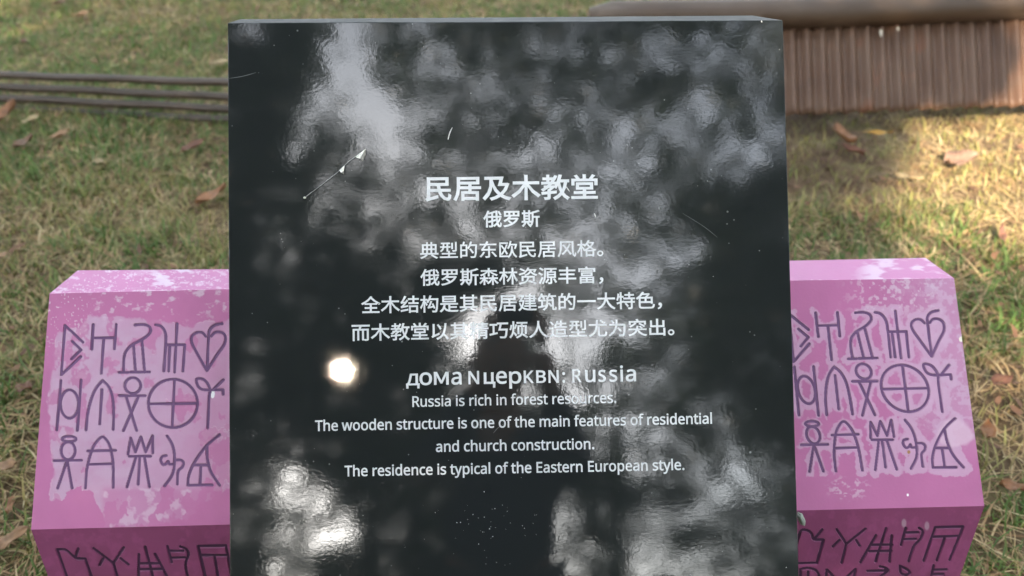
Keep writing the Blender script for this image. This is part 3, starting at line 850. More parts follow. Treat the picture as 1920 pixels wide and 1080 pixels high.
B 0.5213 0^4=1b452J3y2i3_2|393&2f3#2E2u2)2f1m2O1Y241J1p1A1p1=26152U1(2p0r3(0X350739/k33/:2}.m2`.L27.51c.'1(-~.q-~.q4=!0m1Z1O1a1w1r2/24262^2.3*1q3E1E3U0b3Z/^3Z/^1Z!/^0z/^.`0v.`1[.g2).~2@/D2G/p2D012:0I2(0^1j0m1D0w0q0z
E 0.4459 2D-~.q-~.q4=2D4=2D3X/^3X/^1[251[250y/^0y/^.b2D.b
K 0.4964 3K-~2Q-~0=0~/^0J/^-~.q-~.q4=/^4=/^13031k0f2E2I4=3C4=0r1T
N 0.6095 3p-~2v-~/T37/Q37/T2g/V20/W1Q/W-~.q-~.q4=/i4=3./*31/*3//P3-0-3+0f3+4=3p4=
R 0.4988 0X4=1>481s4+2?3p2]3O2n3'2s2P2o2&2b1`2N1C271.1[0n3B-~2I-~0u0Y/^0Y/^-~.q-~.q4=!0T3Y/^3Y/^1;0X1;191A1d1V1|1y2(2M2$2o1u3.1b3A1G3O1$3V
T 0.4459 0p-~0'-~0'3X.*3X.*4=2l4=2l3X0p3X
a 0.4499 0S2l1<2c1m2I2.1x271627-~1`-~1Q.`1N.`1(.80o.+0V-}/t-v/O-y/..(.n.9.Y.R.K.s.G/>.T/x.z0G/`0b0`0n1M0p1M1.1G1[161y0v2-0O220.20/k2(/11m.w2F/_2a0*2i!0i0<0$04/T/~/=/c/5/>/:.z/K.e/e.W0(.S0Z.Z1(.r1C/<1L/t1L0>
c 0.3849 0^-v0'-|/R.1/*.O.h.z.T/V.N0A.U1-.j1h/-27/U2U0+2g0b2m1F2f1x2U1c1v152(0a2.082)/t1x/[1a/J1@/?0t/<0A/?/n/J/E/[/%/t.j06.]0].W1?._1q.q1q.11A-|
d 0.4932 0I-v/s-|/G.3/#.R.d.~.S/Y.N0B.S1+.e1d/$23/G2S/s2g0I2m0j2k1)2d1T2M1t2,1y2,1v2K1t2m1t4b2`4b2`-~2&-~1x.]1t.]1T.:1(.#0i-x!0T.U13._1Y.{1n/N1u041u0A1o1-1Z1b142'0S21/}2&/Y1`/C1*/<0A/C/W/Y/$/}.`
e 0.4523 0V2m1/2g1Z2T1~272<1l2L1<2Q0a2Q05/<05/F/P/b.}01.a0k.V1X._2>.u2>.61X-}0h-v0.-|/V.3/,.R.i.~.U/Y.N0@.T1&.g1_/'20/M2Q/}2f!0U220(2*/b1n/I1F/>0n1d0n1a151W1S1I1l151~0w2.
f 0.2759 0w2-/f2-/f-~.z-~.z2-..2-..2N.z2g.z3$/#3V//4#/C4A/`4U0&4b0O4f1#4b1G4W153|0s4(0P4,014&/w3p/j3Q/f3%/f2e0w2e
h 0.4956 /R2f/Q2E/N2(/S2(/c2=/v2M0I2d0~2l1R2h1z2[2=2F2S2(2a1[2f1)2f-~1{-~1{1$1u1R1d1s1E2*0v210J2,0)1z/n1d/^1E/U0z/R0J/R-~.g-~.g4b/R4b
i 0.2069 /R2e/R-~.g-~.g2e!//4O/>4L/L4D/U46/X3~/U3j/L3[/>3S//3P.{3S.n3[.e3j.b3~.e46.n4D.{4L
l 0.2069 /R-~.g-~.g4b/R4b
m 0.7498 3x2m4[2d5.2G5I1r5R1)5R-~4h-~4h1&4c1R4R1s472*3l21352'2m1h2X1;2Q0Y2Q-~1h-~1h1&1e1E1^1_1Q1s1@2%1*2.0j210C2,0%1z/l1d/^1E/T0z/R0K/R-~.g-~.g2e/D2e/O2)/S2)/c2>/u2O0E2f0w2m1I2h1o2Z202D2D2$2H2$2b2D3(2Z3N2h
n 0.4956 1$2m1i2d2=2G2[1r2f1)2f-~1{-~1{1$1u1R1d1s1E2*0v21082&/n1d/Y12/R0K/R-~.g-~.g2e/D2e/O2)/S2)/d2>/w2O0J2f
o 0.4852 2q0D2m/m2c/@2Q.u2:.U1y.;1U.)1.-z0^-v04-z/k.)/H.;/+.U.p.u.^/@.R/m.N0D.T1+.g1b/(22/P2R0&2f0a2m1<2f1m2R29222W1b2k1+!/<0D/?/q/I/G/Z/&/t.j07.Z0`.U1+.Z1K.j1e/&1v/G2$/q2'0D2#0t1u1@1d1a1K1y1+2,0_210%2&/Z1a/C1-
p 0.4932 0~2m1S2g2#2S2G252c1e2s1-2x0D2s/[2b/$2G.S2#.31S-|0}-v0^-x0A.#/r.:/R.Y/M.Y/P.6/R-n/R+t.g+t.g2e/E2e/O2)/R2)/r2K0)2Y0A2d0]2k!0q210I2,0*1|/o1h/`1J/U1$/R0Q/R0D/U/o/^/E/m/$0(.i0H.Y0r.U1:.Z1W.k1n/)1~/J2+/s2.0E2'1,1n1`1H2%
r 0.3312 0z2m182l1P2h1G2&102*0u2,0]2)0E1}0/1q/x1`/i1J/]12/T0r/R0Q/R-~.g-~.g2e/E2e/M1q/P1q/r2A0+2S0B2a0]2j
s 0.3841 1n/>1i.s1X.S1?.:0y.(0N-z/x-v/*-}.L.5.L.v//._/T.V/z.S0L.W0m.e1#.y1)/71'/G0|/T0[/o/v00/.0P.o0b.[0w.O15.K1U.V2*.x2N/P2e062m1$2e1e2O1L1s0o2*0122/g2//J2$/91p/31Y/61I/>1;/b1#0G0c120C1K011_/x1j/^
t 0.2895 0@.T0b.W0}.^0}.'0]-z04-v/o-y/Q.&/7.6.~.N.q.r.m/D.m2-./2-./2O.n2l/.3l/W3l/W2e0z2e0z2-/W2-/W/F/]/$/k.h0%.X
u 0.4956 2b2e2b-~2(-~1y.[1v.[1f.F1R.60~-}0H-v/u-z/M.*/..?.t.^.g/*.b/[.b2e/N2e/N/a/T/3/f.o0(.[0R.U0~.Y1C.h1[.~1k/@1t/h1w0:1w2e
w 0.6303 1l0`1b1%1Y1E1R1a1M1w1J1w1E1a1?1D171$1-0_0;.#/F.#.+2f.u2f/T05/a/b/k/4/q.l/t.l/z/(0%/G0-/h050(1&2f1t2f2c0(2o/]2z/43$.m3'.m3-/338/a3D054%2f4n2f3Q.#2Y.#
y 0.409 .#2e.o2e/q0%0$/W00/009.g0=.g0L/@0b0&1_2e2O2e0L-B0;,x0(,V/m,</Q,(/1+x.f+t.D+v.++z.+,V.@,S.Z,Q.r,T/*,Z/;,g/I,v/`-B/v-|
Д 0 .L-~0<-~0<-30X-30[.*0[.>0?.>0?0n.t0n.]/?.I.T.8.>.,.>.,.*.0-3.L-3!.].>.m.`.z/9/10Q/z0Q/z.>
М 0 .E-~.c-~.c/U._0F.a0F.u/g/J.</a.<05/g0J0F0K0F0G/U0G-~0f-~0f0n0>0n/i/>/V.e/U.e/B/>.m0n.E0n
ц 0 /{-:0:-:0=.(0=.</}.</}0*/^0*/^.<.c.<.c0*.B0*.B-~/{-~
"""
AB = [chr(c) for c in range(35, 127) if c != 92]
IDX = {c: i for i, c in enumerate(AB)}
FONT = {}
for line in GLYPHS.strip('\n').split('\n'):
    ch, adv, s = line[0], float(line.split(' ')[1]), line[2:].split(' ', 1)[1]
    polys = []
    for part in s.split('!'):
        c = [(IDX[part[i]] * len(AB) + IDX[part[i + 1]]) / 1000.0 - 1 for i in range(0, len(part), 2)]
        polys.append([(c[i], c[i + 1]) for i in range(0, len(c), 2)])
    FONT[ch] = (adv, polys)
CJKADV = 0.35014

m_white = mat('white_lettering', (0.70, 0.72, 0.745), 0.22, IOR=1.45)
for a in (na, nb): pass
wtc = N(m_white, 'ShaderNodeTexCoord'); wn = N(m_white, 'ShaderNodeTexNoise'); wn.inputs['Scale'].default_value = 330
wb = N(m_white, 'ShaderNodeBump'); wb.inputs['Strength'].default_value = 0.4; wb.inputs['Distance'].default_value = 0.00005
L(m_white, wtc.outputs['Object'], wn.inputs['Vector']); L(m_white, wn.outputs[0], wb.inputs['Height']); L(m_white, wb.outputs[0], B(m_white).inputs['Normal'])


def text_line(chars, left, right, height_px, em, extra, lift=0.00035):
    """chars: list of (char, advance, scale, dy) in font units; the line is fitted
    between two positions of the board, em = font units that height_px spans"""
    polys = []; x = 0
    if isinstance(chars[0], list):
        polys = chars; chars = []
    for ch, adv, sc, dy in chars:
        if ch != ' ':
            for pl in FONT[ch][1]:
                polys.append([(x + p[0] * sc, p[1] * sc + dy) for p in pl])
        x += adv
    xs = [p[0] for pl in polys for p in pl]
    x0, x1 = min(xs), max(xs)
    a = on_panel(*left); b = on_panel(*right)
    width = (b - a).length
    zc_ = (M3 @ ((a + b) / 2) - CAM).dot(FW)
    sx = width / (x1 - x0)
    sy = height_px * zc_ / F / em
    ux = (b - a).normalized(); uy = Vector((-ux.y, ux.x, 0))
    cu = bpy.data.curves.new('lettering', 'CURVE')
    cu.dimensions = '2D'; cu.fill_mode = 'BOTH'; cu.extrude = lift / 2
    for pl in polys:
        sp = cu.splines.new('POLY')
        sp.points.add(len(pl) - 1)
        for q, p in zip(sp.points, pl):
            v = a + ux * ((p[0] - x0) * sx) + uy * (p[1] * sy)
            q.co = (v.x, v.y, 0, 1)
        sp.use_cyclic_u = True
    ob = bpy.data.objects.new('tmp', cu)
    COL.objects.link(ob)
    dg = bpy.context.evaluated_depsgraph_get()
    me = bpy.data.meshes.new_from_object(ob.evaluated_get(dg))
    vs = [Vector((v.co.x, v.co.y, v.co.z + lift / 2)) for v in me.vertices]
    fs = [tuple(p.vertices) for p in me.polygons]
    bpy.data.objects.remove(ob); bpy.data.curves.remove(cu); bpy.data.meshes.remove(me)
    # the brush weight: a raised strip along every outline
    hw = extra * sy
    parts = [(vs, fs)]
    for pi, pl in enumerate(polys):
        Q = [a + ux * ((p[0] - x0) * sx) + uy * (p[1] * sy) for p in pl]
        n = len(Q)
        if n < 3 or hw <= 0: continue
        v2 = []; f2 = []
        for i in range(n):
            d0 = (Q[i] - Q[i - 1]); d1 = (Q[(i + 1) % n] - Q[i])
            if d0.length < 1e-7 or d1.length < 1e-7:
                d0 = d1 = (d0 + d1)
            d0 = d0.normalized(); d1 = d1.normalized()
            t = (d0 + d1)
            t = t.normalized() if t.length > 1e-3 else d1
            nn = Vector((-t.y, t.x, 0))
            k = min(1.7, 1 / max(0.3, nn.dot(Vector((-d1.y, d1.x, 0)))))
            for s in (-1, 1):
                w_ = Q[i] + nn * (s * hw * k)
                v2.append(Vector((w_.x, w_.y, 0))); v2.append(Vector((w_.x, w_.y, lift + 0.00001 + 0.000002 * (pi % 5))))
        for i in range(n):
            j = (i + 1) % n
            A0, A1, B0, B1 = 4 * i, 4 * i + 1, 4 * i + 2, 4 * i + 3
            C0, C1, D0, D1 = 4 * j, 4 * j + 1, 4 * j + 2, 4 * j + 3
            f2 += [(A1, C1, D1, B1), (A0, C0, C1, A1), (B1, D1, D0, B0)]
        parts.append((v2, f2))
    vs, fs = join(parts)
    return local_mesh('text_line', vs, fs, sign, [m_white])


def cjk(s):
    return [(c, CJKADV, 1, 0) for c in s]


def latin(s, space=0.2085):
    return [(c, space if c == ' ' else FONT[c][0], 1, 0) for c in s]


text_line(cjk('民居及木教堂'), (799, 372.5), (1120, 369), 46, 0.325, 0.0075)
text_line(cjk('俄罗斯'), (907, 423.5), (1011.5, 422), 31, 0.325, 0.0065)
text_line(cjk('典型的东欧民居风格。'), (788, 482.5), (1131, 478), 31, 0.325, 0.0038)
text_line(cjk('俄罗斯森林资源丰富，'), (789, 533), (1131, 528), 31, 0.325, 0.0050)
text_line(cjk('全木结构是其民居建筑的一大特色，'), (678, 585), (1241, 575.5), 31.5, 0.325, 0.0050)
text_line(cjk('而木教堂以其精巧烦人造型尤为突出。'), (660, 636.5), (1264, 626), 31.5, 0.325, 0.0050)
# the mixed title: every character fitted to its own width and height (photo pixels)
mixed = []
for c, x0_, x1_, h_ in (('Д', 757, 858, 26.5), ('o', 862, 955, 23), ('М', 975, 1085, 23), ('a', 1110, 1185, 23), ('N', 1243, 1322, 23.5),
                        ('ц', 1363, 1448, 27.5), ('e', 1458, 1538, 23), ('p', 1560, 1650, 31), ('K', 1674, 1746, 22.5), ('B', 1771, 1841, 22.5),
                        ('N', 1866, 1941, 22.5), (':', 1974, 1991, 19), ('R', 2051, 2116, 24), ('u', 2151, 2226, 22), ('s', 2254, 2306, 22),
                        ('s', 2339, 2396, 22), ('i', 2424, 2441, 29), ('a', 2466, 2541, 22)):
    gp_ = FONT[c][1]
    xs_ = [p[0] for pl in gp_ for p in pl]; ys_ = [p[1] for pl in gp_ for p in pl]
    kx = (x1_ - x0_) / 4.155 / (max(xs_) - min(xs_)); ky = h_ / (max(ys_) - min(ys_))
    for pl in gp_:
        mixed.append([(x0_ / 4.155 + (p[0] - min(xs_)) * kx, p[1] * ky) for p in pl])
text_line(mixed, (762, 722), (1192, 714.3), 1.0, 1.0, 0.62)
text_line(latin('Russia is rich in forest resources.'), (773.7, 762.7), (1155, 755), 19.3, 0.5726, 0.010)
text_line(latin('The wooden structure is one of the main features of residential'), (591.3, 808), (1334.7, 794), 19.3, 0.5726, 0.0125)
text_line(latin('and church construction.'), (817.8, 847), (1113.8, 841.7), 19.3, 0.5726, 0.0125)
text_line(latin('The residence is typical of the Eastern European style.'), (646.7, 893), (1283, 880.7), 19.3, 0.5726, 0.0125)

# marks scratched through the lacquer and old drops
m_scratch = mat('scratch', (0.62, 0.62, 0.60), 0.7)
m_faint = mat('faint_scratch', (0.10, 0.11, 0.11), 0.6)


def strip_on_panel(name, pts, wpx, m, parent=sign, lift=0.00012):
    w = wpx * PANEL_Z / F / 2
    q = [on_panel(*p) for p in smooth_pts(pts, 5)]
    vs = []; fs = []
    n = len(q)
    for i in range(n):
        d = (q[min(i + 1, n - 1)] - q[max(i - 1, 0)]).normalized()
        nn = Vector((-d.y, d.x, 0)) * w * (0.35 + 0.65 * math.sin(math.pi * (i + 0.3) / (n - 0.4)))
        vs += [q[i] + nn, q[i] - nn, q[i] + Vector((0, 0, lift))]
    for i in range(n - 1):
        fs += [(3 * i, 3 * i + 2, 3 * i + 5, 3 * i + 3), (3 * i + 2, 3 * i + 1, 3 * i + 4, 3 * i + 5)]
    return local_mesh(name, vs, fs, parent, [m])


for pts, w_ in (([(848, 239), (843, 250), (840, 262)], 2.0), ([(1114, 400), (1117, 407)], 2.6), ([(1061, 349), (1068, 359)], 2.0),
                ([(1427, 37.5 + 3), (1429, 40)], 4)):
    strip_on_panel('scratch', pts, w_, m_scratch)
for pts, w_ in (([(430, 147), (455, 143), (480, 136)], 1.2), ([(925, 812), (934, 802), (945, 795)], 1.3), ([(1128, 300), (1150, 309)], 1.0),
                ([(880, 792), (905, 806)], 0.9), ([(1280, 400), (1320, 425), (1345, 445)], 0.9)):
    strip_on_panel('scratch', pts, w_, m_faint)
for k in range(70):
    x = rnd.uniform(440, 1480); y = rnd.uniform(60, 1070)
    if k > 36: x = rnd.gauss(930, 60); y = rnd.gauss(985, 28)
    if k < 12: x = rnd.gauss(890, 60); y = rnd.gauss(960, 40)
    r = rnd.choice((0.00022, 0.0003, 0.0004, 0.0006)) * (1 if k > 8 else 1.3)
    c = on_panel(x, y)
    vs = [c + Vector((math.cos(t) * r * rnd.uniform(.6, 1.2), math.sin(t) * r * rnd.uniform(.6, 1.2), 0.00001)) for t in [i * math.pi / 3 for i in range(6)]]
    vs.append(c + Vector((0, 0, r * 0.5)))
    if k == 0: dust = []
    dust.append((vs, [(i, (i + 1) % 6, 6) for i in range(6)]))
vs, fs = join(dust)
o = local_mesh('dust_grain', vs, fs, sign, [m_scratch]); o['kind'] = 'stuff'
# hardened bead of sealant where the board meets the right block
m_seal = mat('old_sealant', (0.26, 0.31, 0.27), 0.5)
bm = bmesh.new()
bmesh.ops.create_icosphere(bm, subdivisions=3, radius=1.0)
c0 = hit(1500, 972, *planeR) + planeR[1] * 0.004
for v in bm.verts:
    a = v.co.copy()
    s = 1 + 0.18 * math.sin(7 * a.x + 3) * math.sin(5 * a.y)
    v.co = Vector((a.x * 0.0045 * s, a.y * 0.006, a.z * 0.010 * s)) + Vector((0.45 * -a.z * 0.010, 0, 0)) + c0
me = bpy.data.meshes.new('sealant_bead'); bm.to_mesh(me); bm.free()
link('sealant_bead', me, sign, [m_seal])

# a strand of spider silk holding two folded pale flakes
m_flake = mat('pale_petal', (0.80, 0.80, 0.72), 0.7)
m_flake_shade = mat('petal_shaded', (0.42, 0.42, 0.38), 0.8)  # same petal, with the shade of its fold put into the colour
m_silk = mat('spider_silk', (0.45, 0.46, 0.46), 0.5)


def pp(px, py, lift):
    return M3 @ on_panel(px, py, lift)


silk = tag(mesh('spider_thread', *tube([pp(572, 371, 0.002), pp(600, 350, 0.0022), pp(632, 325, 0.0022), pp(655, 303, 0.0025), pp(686, 281, 0.0025)], 0.00036, 5), None, [m_silk], True),
           'fine spider thread running diagonally across the upper left of the black sign', 'thread')
for nm, pts, shade, lab in (
        ('petal_flake', [(667, 295), (686.5, 280), (676, 299)], [(676, 299), (686.5, 280), (686, 291), (681, 302)], 'larger folded white petal flake at the upper end of the spider thread'),
        ('petal_flake', [(637, 320), (647, 311.5), (646, 322), (641, 325)], [(641, 325), (646, 322), (645.5, 327)], 'smaller folded white petal flake halfway along the spider thread')):
    c = pp(*pts[0], 0.0)
    r = empty(nm, c, lab, 'petal', 'flakes on the spider thread')
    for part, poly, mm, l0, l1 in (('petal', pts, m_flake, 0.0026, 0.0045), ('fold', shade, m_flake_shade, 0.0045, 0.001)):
        n = len(poly)
        vs = [pp(*q, l0 + (l1 - l0) * (i / max(1, n - 1))) for i, q in enumerate(poly)]
        vs += [v - pn * 0.0004 for v in vs]
        fs = [tuple(range(n))[::-1], tuple(range(n, 2 * n))] + [(i, (i + 1) % n, n + (i + 1) % n, n + i) for i in range(n)]
        mesh(part, vs, fs, r, [mm])
bm = bmesh.new(); bmesh.ops.create_icosphere(bm, subdivisions=2, radius=0.0014)
for v in bm.verts: v.co = Vector((v.co.x * 1.3, v.co.y, v.co.z)) + pp(572, 371, 0.0014)
me = bpy.data.meshes.new('seed'); bm.to_mesh(me); bm.free()
tag(link('seed', me, None, [m_flake]), 'tiny white seed at the lower left end of the spider thread', 'seed')


# ------------------------------------------------------------------ low rail fence on the left
m_rail = noise_mat('brown_rail_paint', [(0.3, (0.036, 0.024, 0.018)), (0.7, (0.066, 0.046, 0.036))], 18, 0.5, 0.15, 0.002, 5, (0.2, 1, 1))
gl_ = ground_hit(427, 238)
ZB = (gl_ - CAM).dot(FW)
fence = empty('rail_fence', gl_, 'low brown fence of four thin horizontal rails in the grass left of the black sign', 'fence')
for k, (yl, yr) in enumerate(((141, 155), (162.5, 182), (184, 204), (203, 225))):
    Zr = ZB - 0.022 * (3 - k) - 0.01; Zl = Zr + 0.16
    a = P(0, yl, Zl); b = P(427, yr, Zr)
    p0_ = a + (a - b) * 0.6; p1_ = b + (b - a) * 0.5
    pts = [p0_.lerp(p1_, t / 24) + Vector((0, 0, 0.0018 * math.sin(t * 1.1 + k * 2))) for t in range(25)]
    vs, fs = tube(pts, 0.0145, 12)
    mesh('rail', vs, fs, fence, [m_rail], True)
    if k == 0: topa, topb = p0_, p1_
for t in (0.04, 0.96):
    p = topa.lerp(topb, t)
    g = gz(p.x, p.y)
    vs, fs = tube([Vector((p.x, p.y + 0.02, g - 0.08)), Vector((p.x, p.y + 0.02, p.z + 0.03))], 0.02, 10)
    mesh('post', vs, fs, fence, [m_rail], True)

# ------------------------------------------------------------------ corrugated panel with a pipe on the right
m_rust = noise_mat('rusty_corrugated_metal', [(0.28, (0.070, 0.034, 0.018)), (0.45, (0.095, 0.048, 0.027)), (0.6, (0.11, 0.062, 0.038)), (0.76, (0.16, 0.058, 0.026))],
                   6, 0.55, 0.08, 0.002, 4, (1.2, 1, 0.8), 30)
m_pipe = noise_mat('weathered_brown_pipe', [(0.3, (0.05, 0.028, 0.015)), (0.6, (0.070, 0.045, 0.030)), (0.8, (0.11, 0.085, 0.065))], 9, 0.5, 0.3, 0.003, 7, (0.5, 1, 1))
ZP = 2.74
a = P(1104, 29, ZP); b = P(1500, 23, ZP); c = P(1920, 7, ZP + 0.02); d = c + (c - b) * 0.8
barrier = empty('corrugated_barrier', ground_hit(1700, 225), 'low rusty corrugated sheet under a thick brown pipe, right of the black sign', 'barrier')
q = smooth_pts([tuple(a), tuple(b), tuple(c), tuple(d)], 12)
rad = [0.047 * min(1, 0.55 + 0.45 * (i / 2.0)) if i < 2 else 0.047 for i in range(len(q))]
vs, fs = tube([Vector(v) - UP * 0.004 for v in q], [r_ * 1.12 for r_ in rad], 24)
o = mesh('top_pipe', vs, fs, barrier, [m_pipe], True)
for p in o.data.polygons:
    if len(p.vertices) > 4: p.use_smooth = False
# sheet: grid over pixel-defined corners, at its own tilt
tl = P(1165, 56, ZP + 0.01); tr = P(2300, 12, ZP + 0.05); bl = P(1168, 227, ZP - 0.04); br = P(2314, 182, ZP + 0.0)
nrm_s = (tr - tl).cross(tl - bl).normalized()
if nrm_s.dot(CAM - tl) < 0: nrm_s = -nrm_s
wid = (tr - tl).length
pitch_ = 28.6 / F * ZP
nr = wid / pitch_
NU, NV = int(nr * 18), 14
Vs = []; nn_ = 0
u = np.linspace(0, 1, NU); v = np.linspace(0, 1, NV)
U, Vv = np.meshgrid(u, v)
tl_, tr_, bl_, br_ = [np.array(x) for x in (tl, tr, bl, br)]
Q = tl_ * ((1 - U) * (1 - Vv))[..., None] + tr_ * (U * (1 - Vv))[..., None] + br_ * (U * Vv)[..., None] + bl_ * ((1 - U) * Vv)[..., None]
ph = U * nr * 2 * math.pi
hgt = 0.0115 * np.sin(ph) + 0.0015 * (fbm(U * 14, Vv * 2, 77) - 0.5)
# worn and slightly ragged lower edge
Q = Q + np.array(nrm_s) * hgt[..., None]
rag = (vnoise(U * nr * 1.7, U * 0, 5) - 0.5) * 0.006 * (Vv > 0.97)
Q = Q + np.array(UP) * rag[..., None]
Q = Q.reshape(-1, 3)
ii = (np.arange(NV - 1)[:, None] * NU + np.arange(NU - 1)[None, :]).ravel()
Fq = np.stack([ii, ii + NU, ii + NU + 1, ii + 1], 1)
o = mesh_np('corrugated_sheet', Q, Fq, [m_rust], smooth=True, parent=barrier)
md = o.modifiers.new('thickness', 'SOLIDIFY'); md.thickness = 0.0025
# brackets and legs behind that carry the sheet
for px in (1240, 2050):
    p = P(px, 120, ZP + 0.06)
    vs, fs = tube([Vector((p.x, p.y, gz(p.x, p.y) - 0.05)), Vector((p.x, p.y, p.z + 0.08))], 0.018, 8)
    mesh('post', vs, fs, barrier, [m_pipe], True)
# flaked light paint spots near the top of the sheet
m_flk = mat('pale_flaked_paint', (0.55, 0.50, 0.42), 0.7)
fl = []
for (px, py, w_, h_) in ((1652, 62, 2.6, 7), (1684, 54, 2.6, 3)):
    c = P(px, py, ZP - 0.012)
    cc = [c + RX * (math.cos(t) * w_ / F * ZP * (1 + .2 * math.sin(3 * t))) + UP * (math.sin(t) * h_ / F * ZP) for t in [i * math.pi / 5 for i in range(10)]]
    mesh('paint_flake', cc + [c + nrm_s * 0.002], [(i, (i + 1) % 10, 10) for i in range(10)], barrier, [m_flk])


# ------------------------------------------------------------------ fallen leaves, one by one
def leaf_mesh(p, length, width, ang, col, curl, seed, lift, tiltx=0.25):
    """a dry leaf lying on the lawn: a curled blade with a midrib fold and a stalk"""
    r = random.Random(seed)
    g = gz(p.x, p.y)
    nz = Vector((0, -math.tan(SLOPE), 1)).normalized()
    ax = Vector((math.cos(ang), math.sin(ang), 0)); ax = (ax - nz * ax.dot(nz)).normalized()
    ay = nz.cross(ax)
    vs = []; fs = []; n = 9; m = 5
    for i in range(n):
        t = i / (n - 1)
        w = width * math.sin(math.pi * min(1, t * 0.97 + 0.03)) ** 0.75 * (0.6 + 0.55 * (1 - t))
        for j in range(m):
            s = (j - 2) / 2
            z = abs(s) ** 1.3 * curl * width + tiltx * length * t * (t - 0.3) + 0.004 * math.sin(t * 9 + seed + s * 2)
            q = ax * ((t - 0.5) * length) + ay * (s * w * (1 - 0.35 * curl) + 0.1 * width * math.sin(t * 4 + seed)) + nz * (z + lift)
            vs.append(Vector((p.x, p.y, g)) + q)
    for i in range(n - 1):
        for j in range(m - 1):
            k = i * m + j
            fs.append((k, k + 1, k + m + 1, k + m))
    return vs, fs, ax, nz, g


LEAVES = [
    # px, py, length px, width px, angle (deg, image), colour key, curl, label
    (160, 41, 38, 9, 18, 'tan', 0.5, 'slim tan leaf in the green grass above the rail fence, near the top left corner'),
    (50, 93, 40, 8, -50, 'rose', 0.5, 'rosy brown leaf slanting down just above the left end of the rail fence'),
    (418, 133, 44, 9, 5, 'straw', 0.4, 'straw coloured leaf lying against the top left edge of the black sign'),
    (14, 238, 68, 24, 62, 'orange', 0.9, 'big orange brown curled leaf at the left margin under the rails'),
    (121, 272, 34, 10, 28, 'tan', 0.6, 'small tan leaf below the rail fence, right of the big orange curled leaf'),
    (52, 286, 34, 12, 40, 'dull', 0.5, 'dull brown leaf just below the big orange curled leaf'),
    (66, 243, 30, 9, 35, 'straw', 0.5, 'pale straw leaf directly under the lowest rail at the left'),
    (195, 322, 62, 5, -28, 'straw', 0.2, 'long thin straw coloured stalk lying left of the black sign'),
    (369, 294, 44, 12, 30, 'brown', 0.6, 'brown curled leaf close to the left edge of the black sign, upper one'),
    (402, 388, 58, 13, 32, 'orange', 0.6, 'orange brown leaf touching the left edge of the black sign, lower one'),
    (10, 502, 40, 9, 2, 'tan', 0.4, 'tan leaf cut by the left margin above the height of the left block'),
    (122, 16, 30, 7, 35, 'dull', 0.4, 'dull leaf at the very top left of the lawn'),
    (26, 901, 46, 15, 8, 'tan', 0.6, 'wide tan leaf left of the lower part of the left block'),
    (34, 972, 40, 10, -62, 'orange', 0.5, 'small ochre leaf beside the lower left edge of the left block'),
    (40, 1035, 60, 15, 24, 'tan', 0.6, 'large pale brown leaf at the bottom left corner'),
    (60, 750, 40, 12, -14, 'brown', 0.5, 'brown leaf half hidden in grass beside the left block'),
    (1575, 280, 104, 19, -97, 'orange', 1.1, 'long curled orange brown leaf standing in the shade under the corrugated sheet'),
    (1592, 303, 60, 15, -62, 'rose', 1.0, 'short rosy curled leaf folded against the long orange brown one'),
    (1792, 322, 62, 27, -4, 'pink', 0.5, 'broad pinkish buff leaf lying in the sunlit patch on the right'),
    (1640, 268, 52, 8, -14, 'yellow', 0.4, 'narrow yellow leaf under the corrugated sheet'),
    (1696, 352, 46, 8, -34, 'straw', 0.3, 'pale dry sliver between the green tufts right of the black sign'),
    (1870, 458, 46, 9, 62, 'rose', 0.5, 'rosy brown sliver in the bright grass above the right block'),
    (1889, 938, 48, 12, -22, 'orange', 0.7, 'orange brown curled leaf at the right margin beside the right block'),
    (1866, 738, 44, 13, 15, 'brown', 0.6, 'reddish brown leaf beside the outer edge of the right block'),
    (1838, 830, 36, 13, 40, 'orange', 0.5, 'orange leaf close to the lower outer edge of the right block'),
]
LCOL = dict(tan=(0.30, 0.17, 0.085), rose=(0.22, 0.10, 0.065), straw=(0.38, 0.28, 0.14), orange=(0.26, 0.115, 0.045), dull=(0.16, 0.085, 0.045),
            brown=(0.15, 0.06, 0.03), pink=(0.24, 0.145, 0.10), yellow=(0.42, 0.22, 0.03))
leafm = {}
for k, c in LCOL.items():
    leafm[k] = noise_mat('dry_leaf_' + k, [(0.3, tuple(x * 0.62 for x in c)), (0.7, c)], 60, 0.55, 0.4, 0.001, 4)
m_vein = mat('leaf_stalk', (0.24, 0.15, 0.07), 0.6)
for i, (px, py, lp, wp, an, ck, curl, lab) in enumerate(LEAVES):
    p = ground_hit(px, py)
    Z = (p - CAM).dot(FW)
    # image angle to lawn angle: heights on the lawn are foreshortened
    fore = math.sin(math.radians(36))
    dx = math.cos(math.radians(an)); dy = math.sin(math.radians(an)) / fore
    ang = math.atan2(dy, dx)
    Ln = lp * Z / F * math.hypot(dx, dy) * (0.75 if abs(an) > 45 else 1)
    wd = wp * Z / F * (1.5 if abs(an) < 45 else 1.0)
    lift = 0.034
    vs, fs, ax, nz, g = leaf_mesh(p, Ln * 0.9, wd * 0.9, ang, ck, curl * 0.6, i * 3 + 1, lift)
    root = empty('fallen_leaf', Vector((p.x, p.y, g)), lab, 'leaf', 'dry leaves fallen on the lawn')
    o = mesh('blade', vs, fs, root, [leafm[ck]], True)
    md = o.modifiers.new('thickness', 'SOLIDIFY'); md.thickness = 0.0006
    pc0 = Vector((p.x, p.y, g)) + nz * (lift + 0.001)
    e0 = pc0 - ax * (Ln * 0.72) - nz * 0.004; e1 = pc0 + ax * (Ln * 0.2) + nz * 0.001
    vs, fs = tube([e0, pc0 - ax * (Ln * 0.45), e1], [0.0013, 0.0012, 0.0006], 5)
    mesh('stalk', vs, fs, root, [m_vein], True)

# ------------------------------------------------------------------ grass
m_grass = attr_mat('grass_blades', 0.55, 0.30)
m_thatch = attr_mat('dry_thatch', 0.7, 0.15)


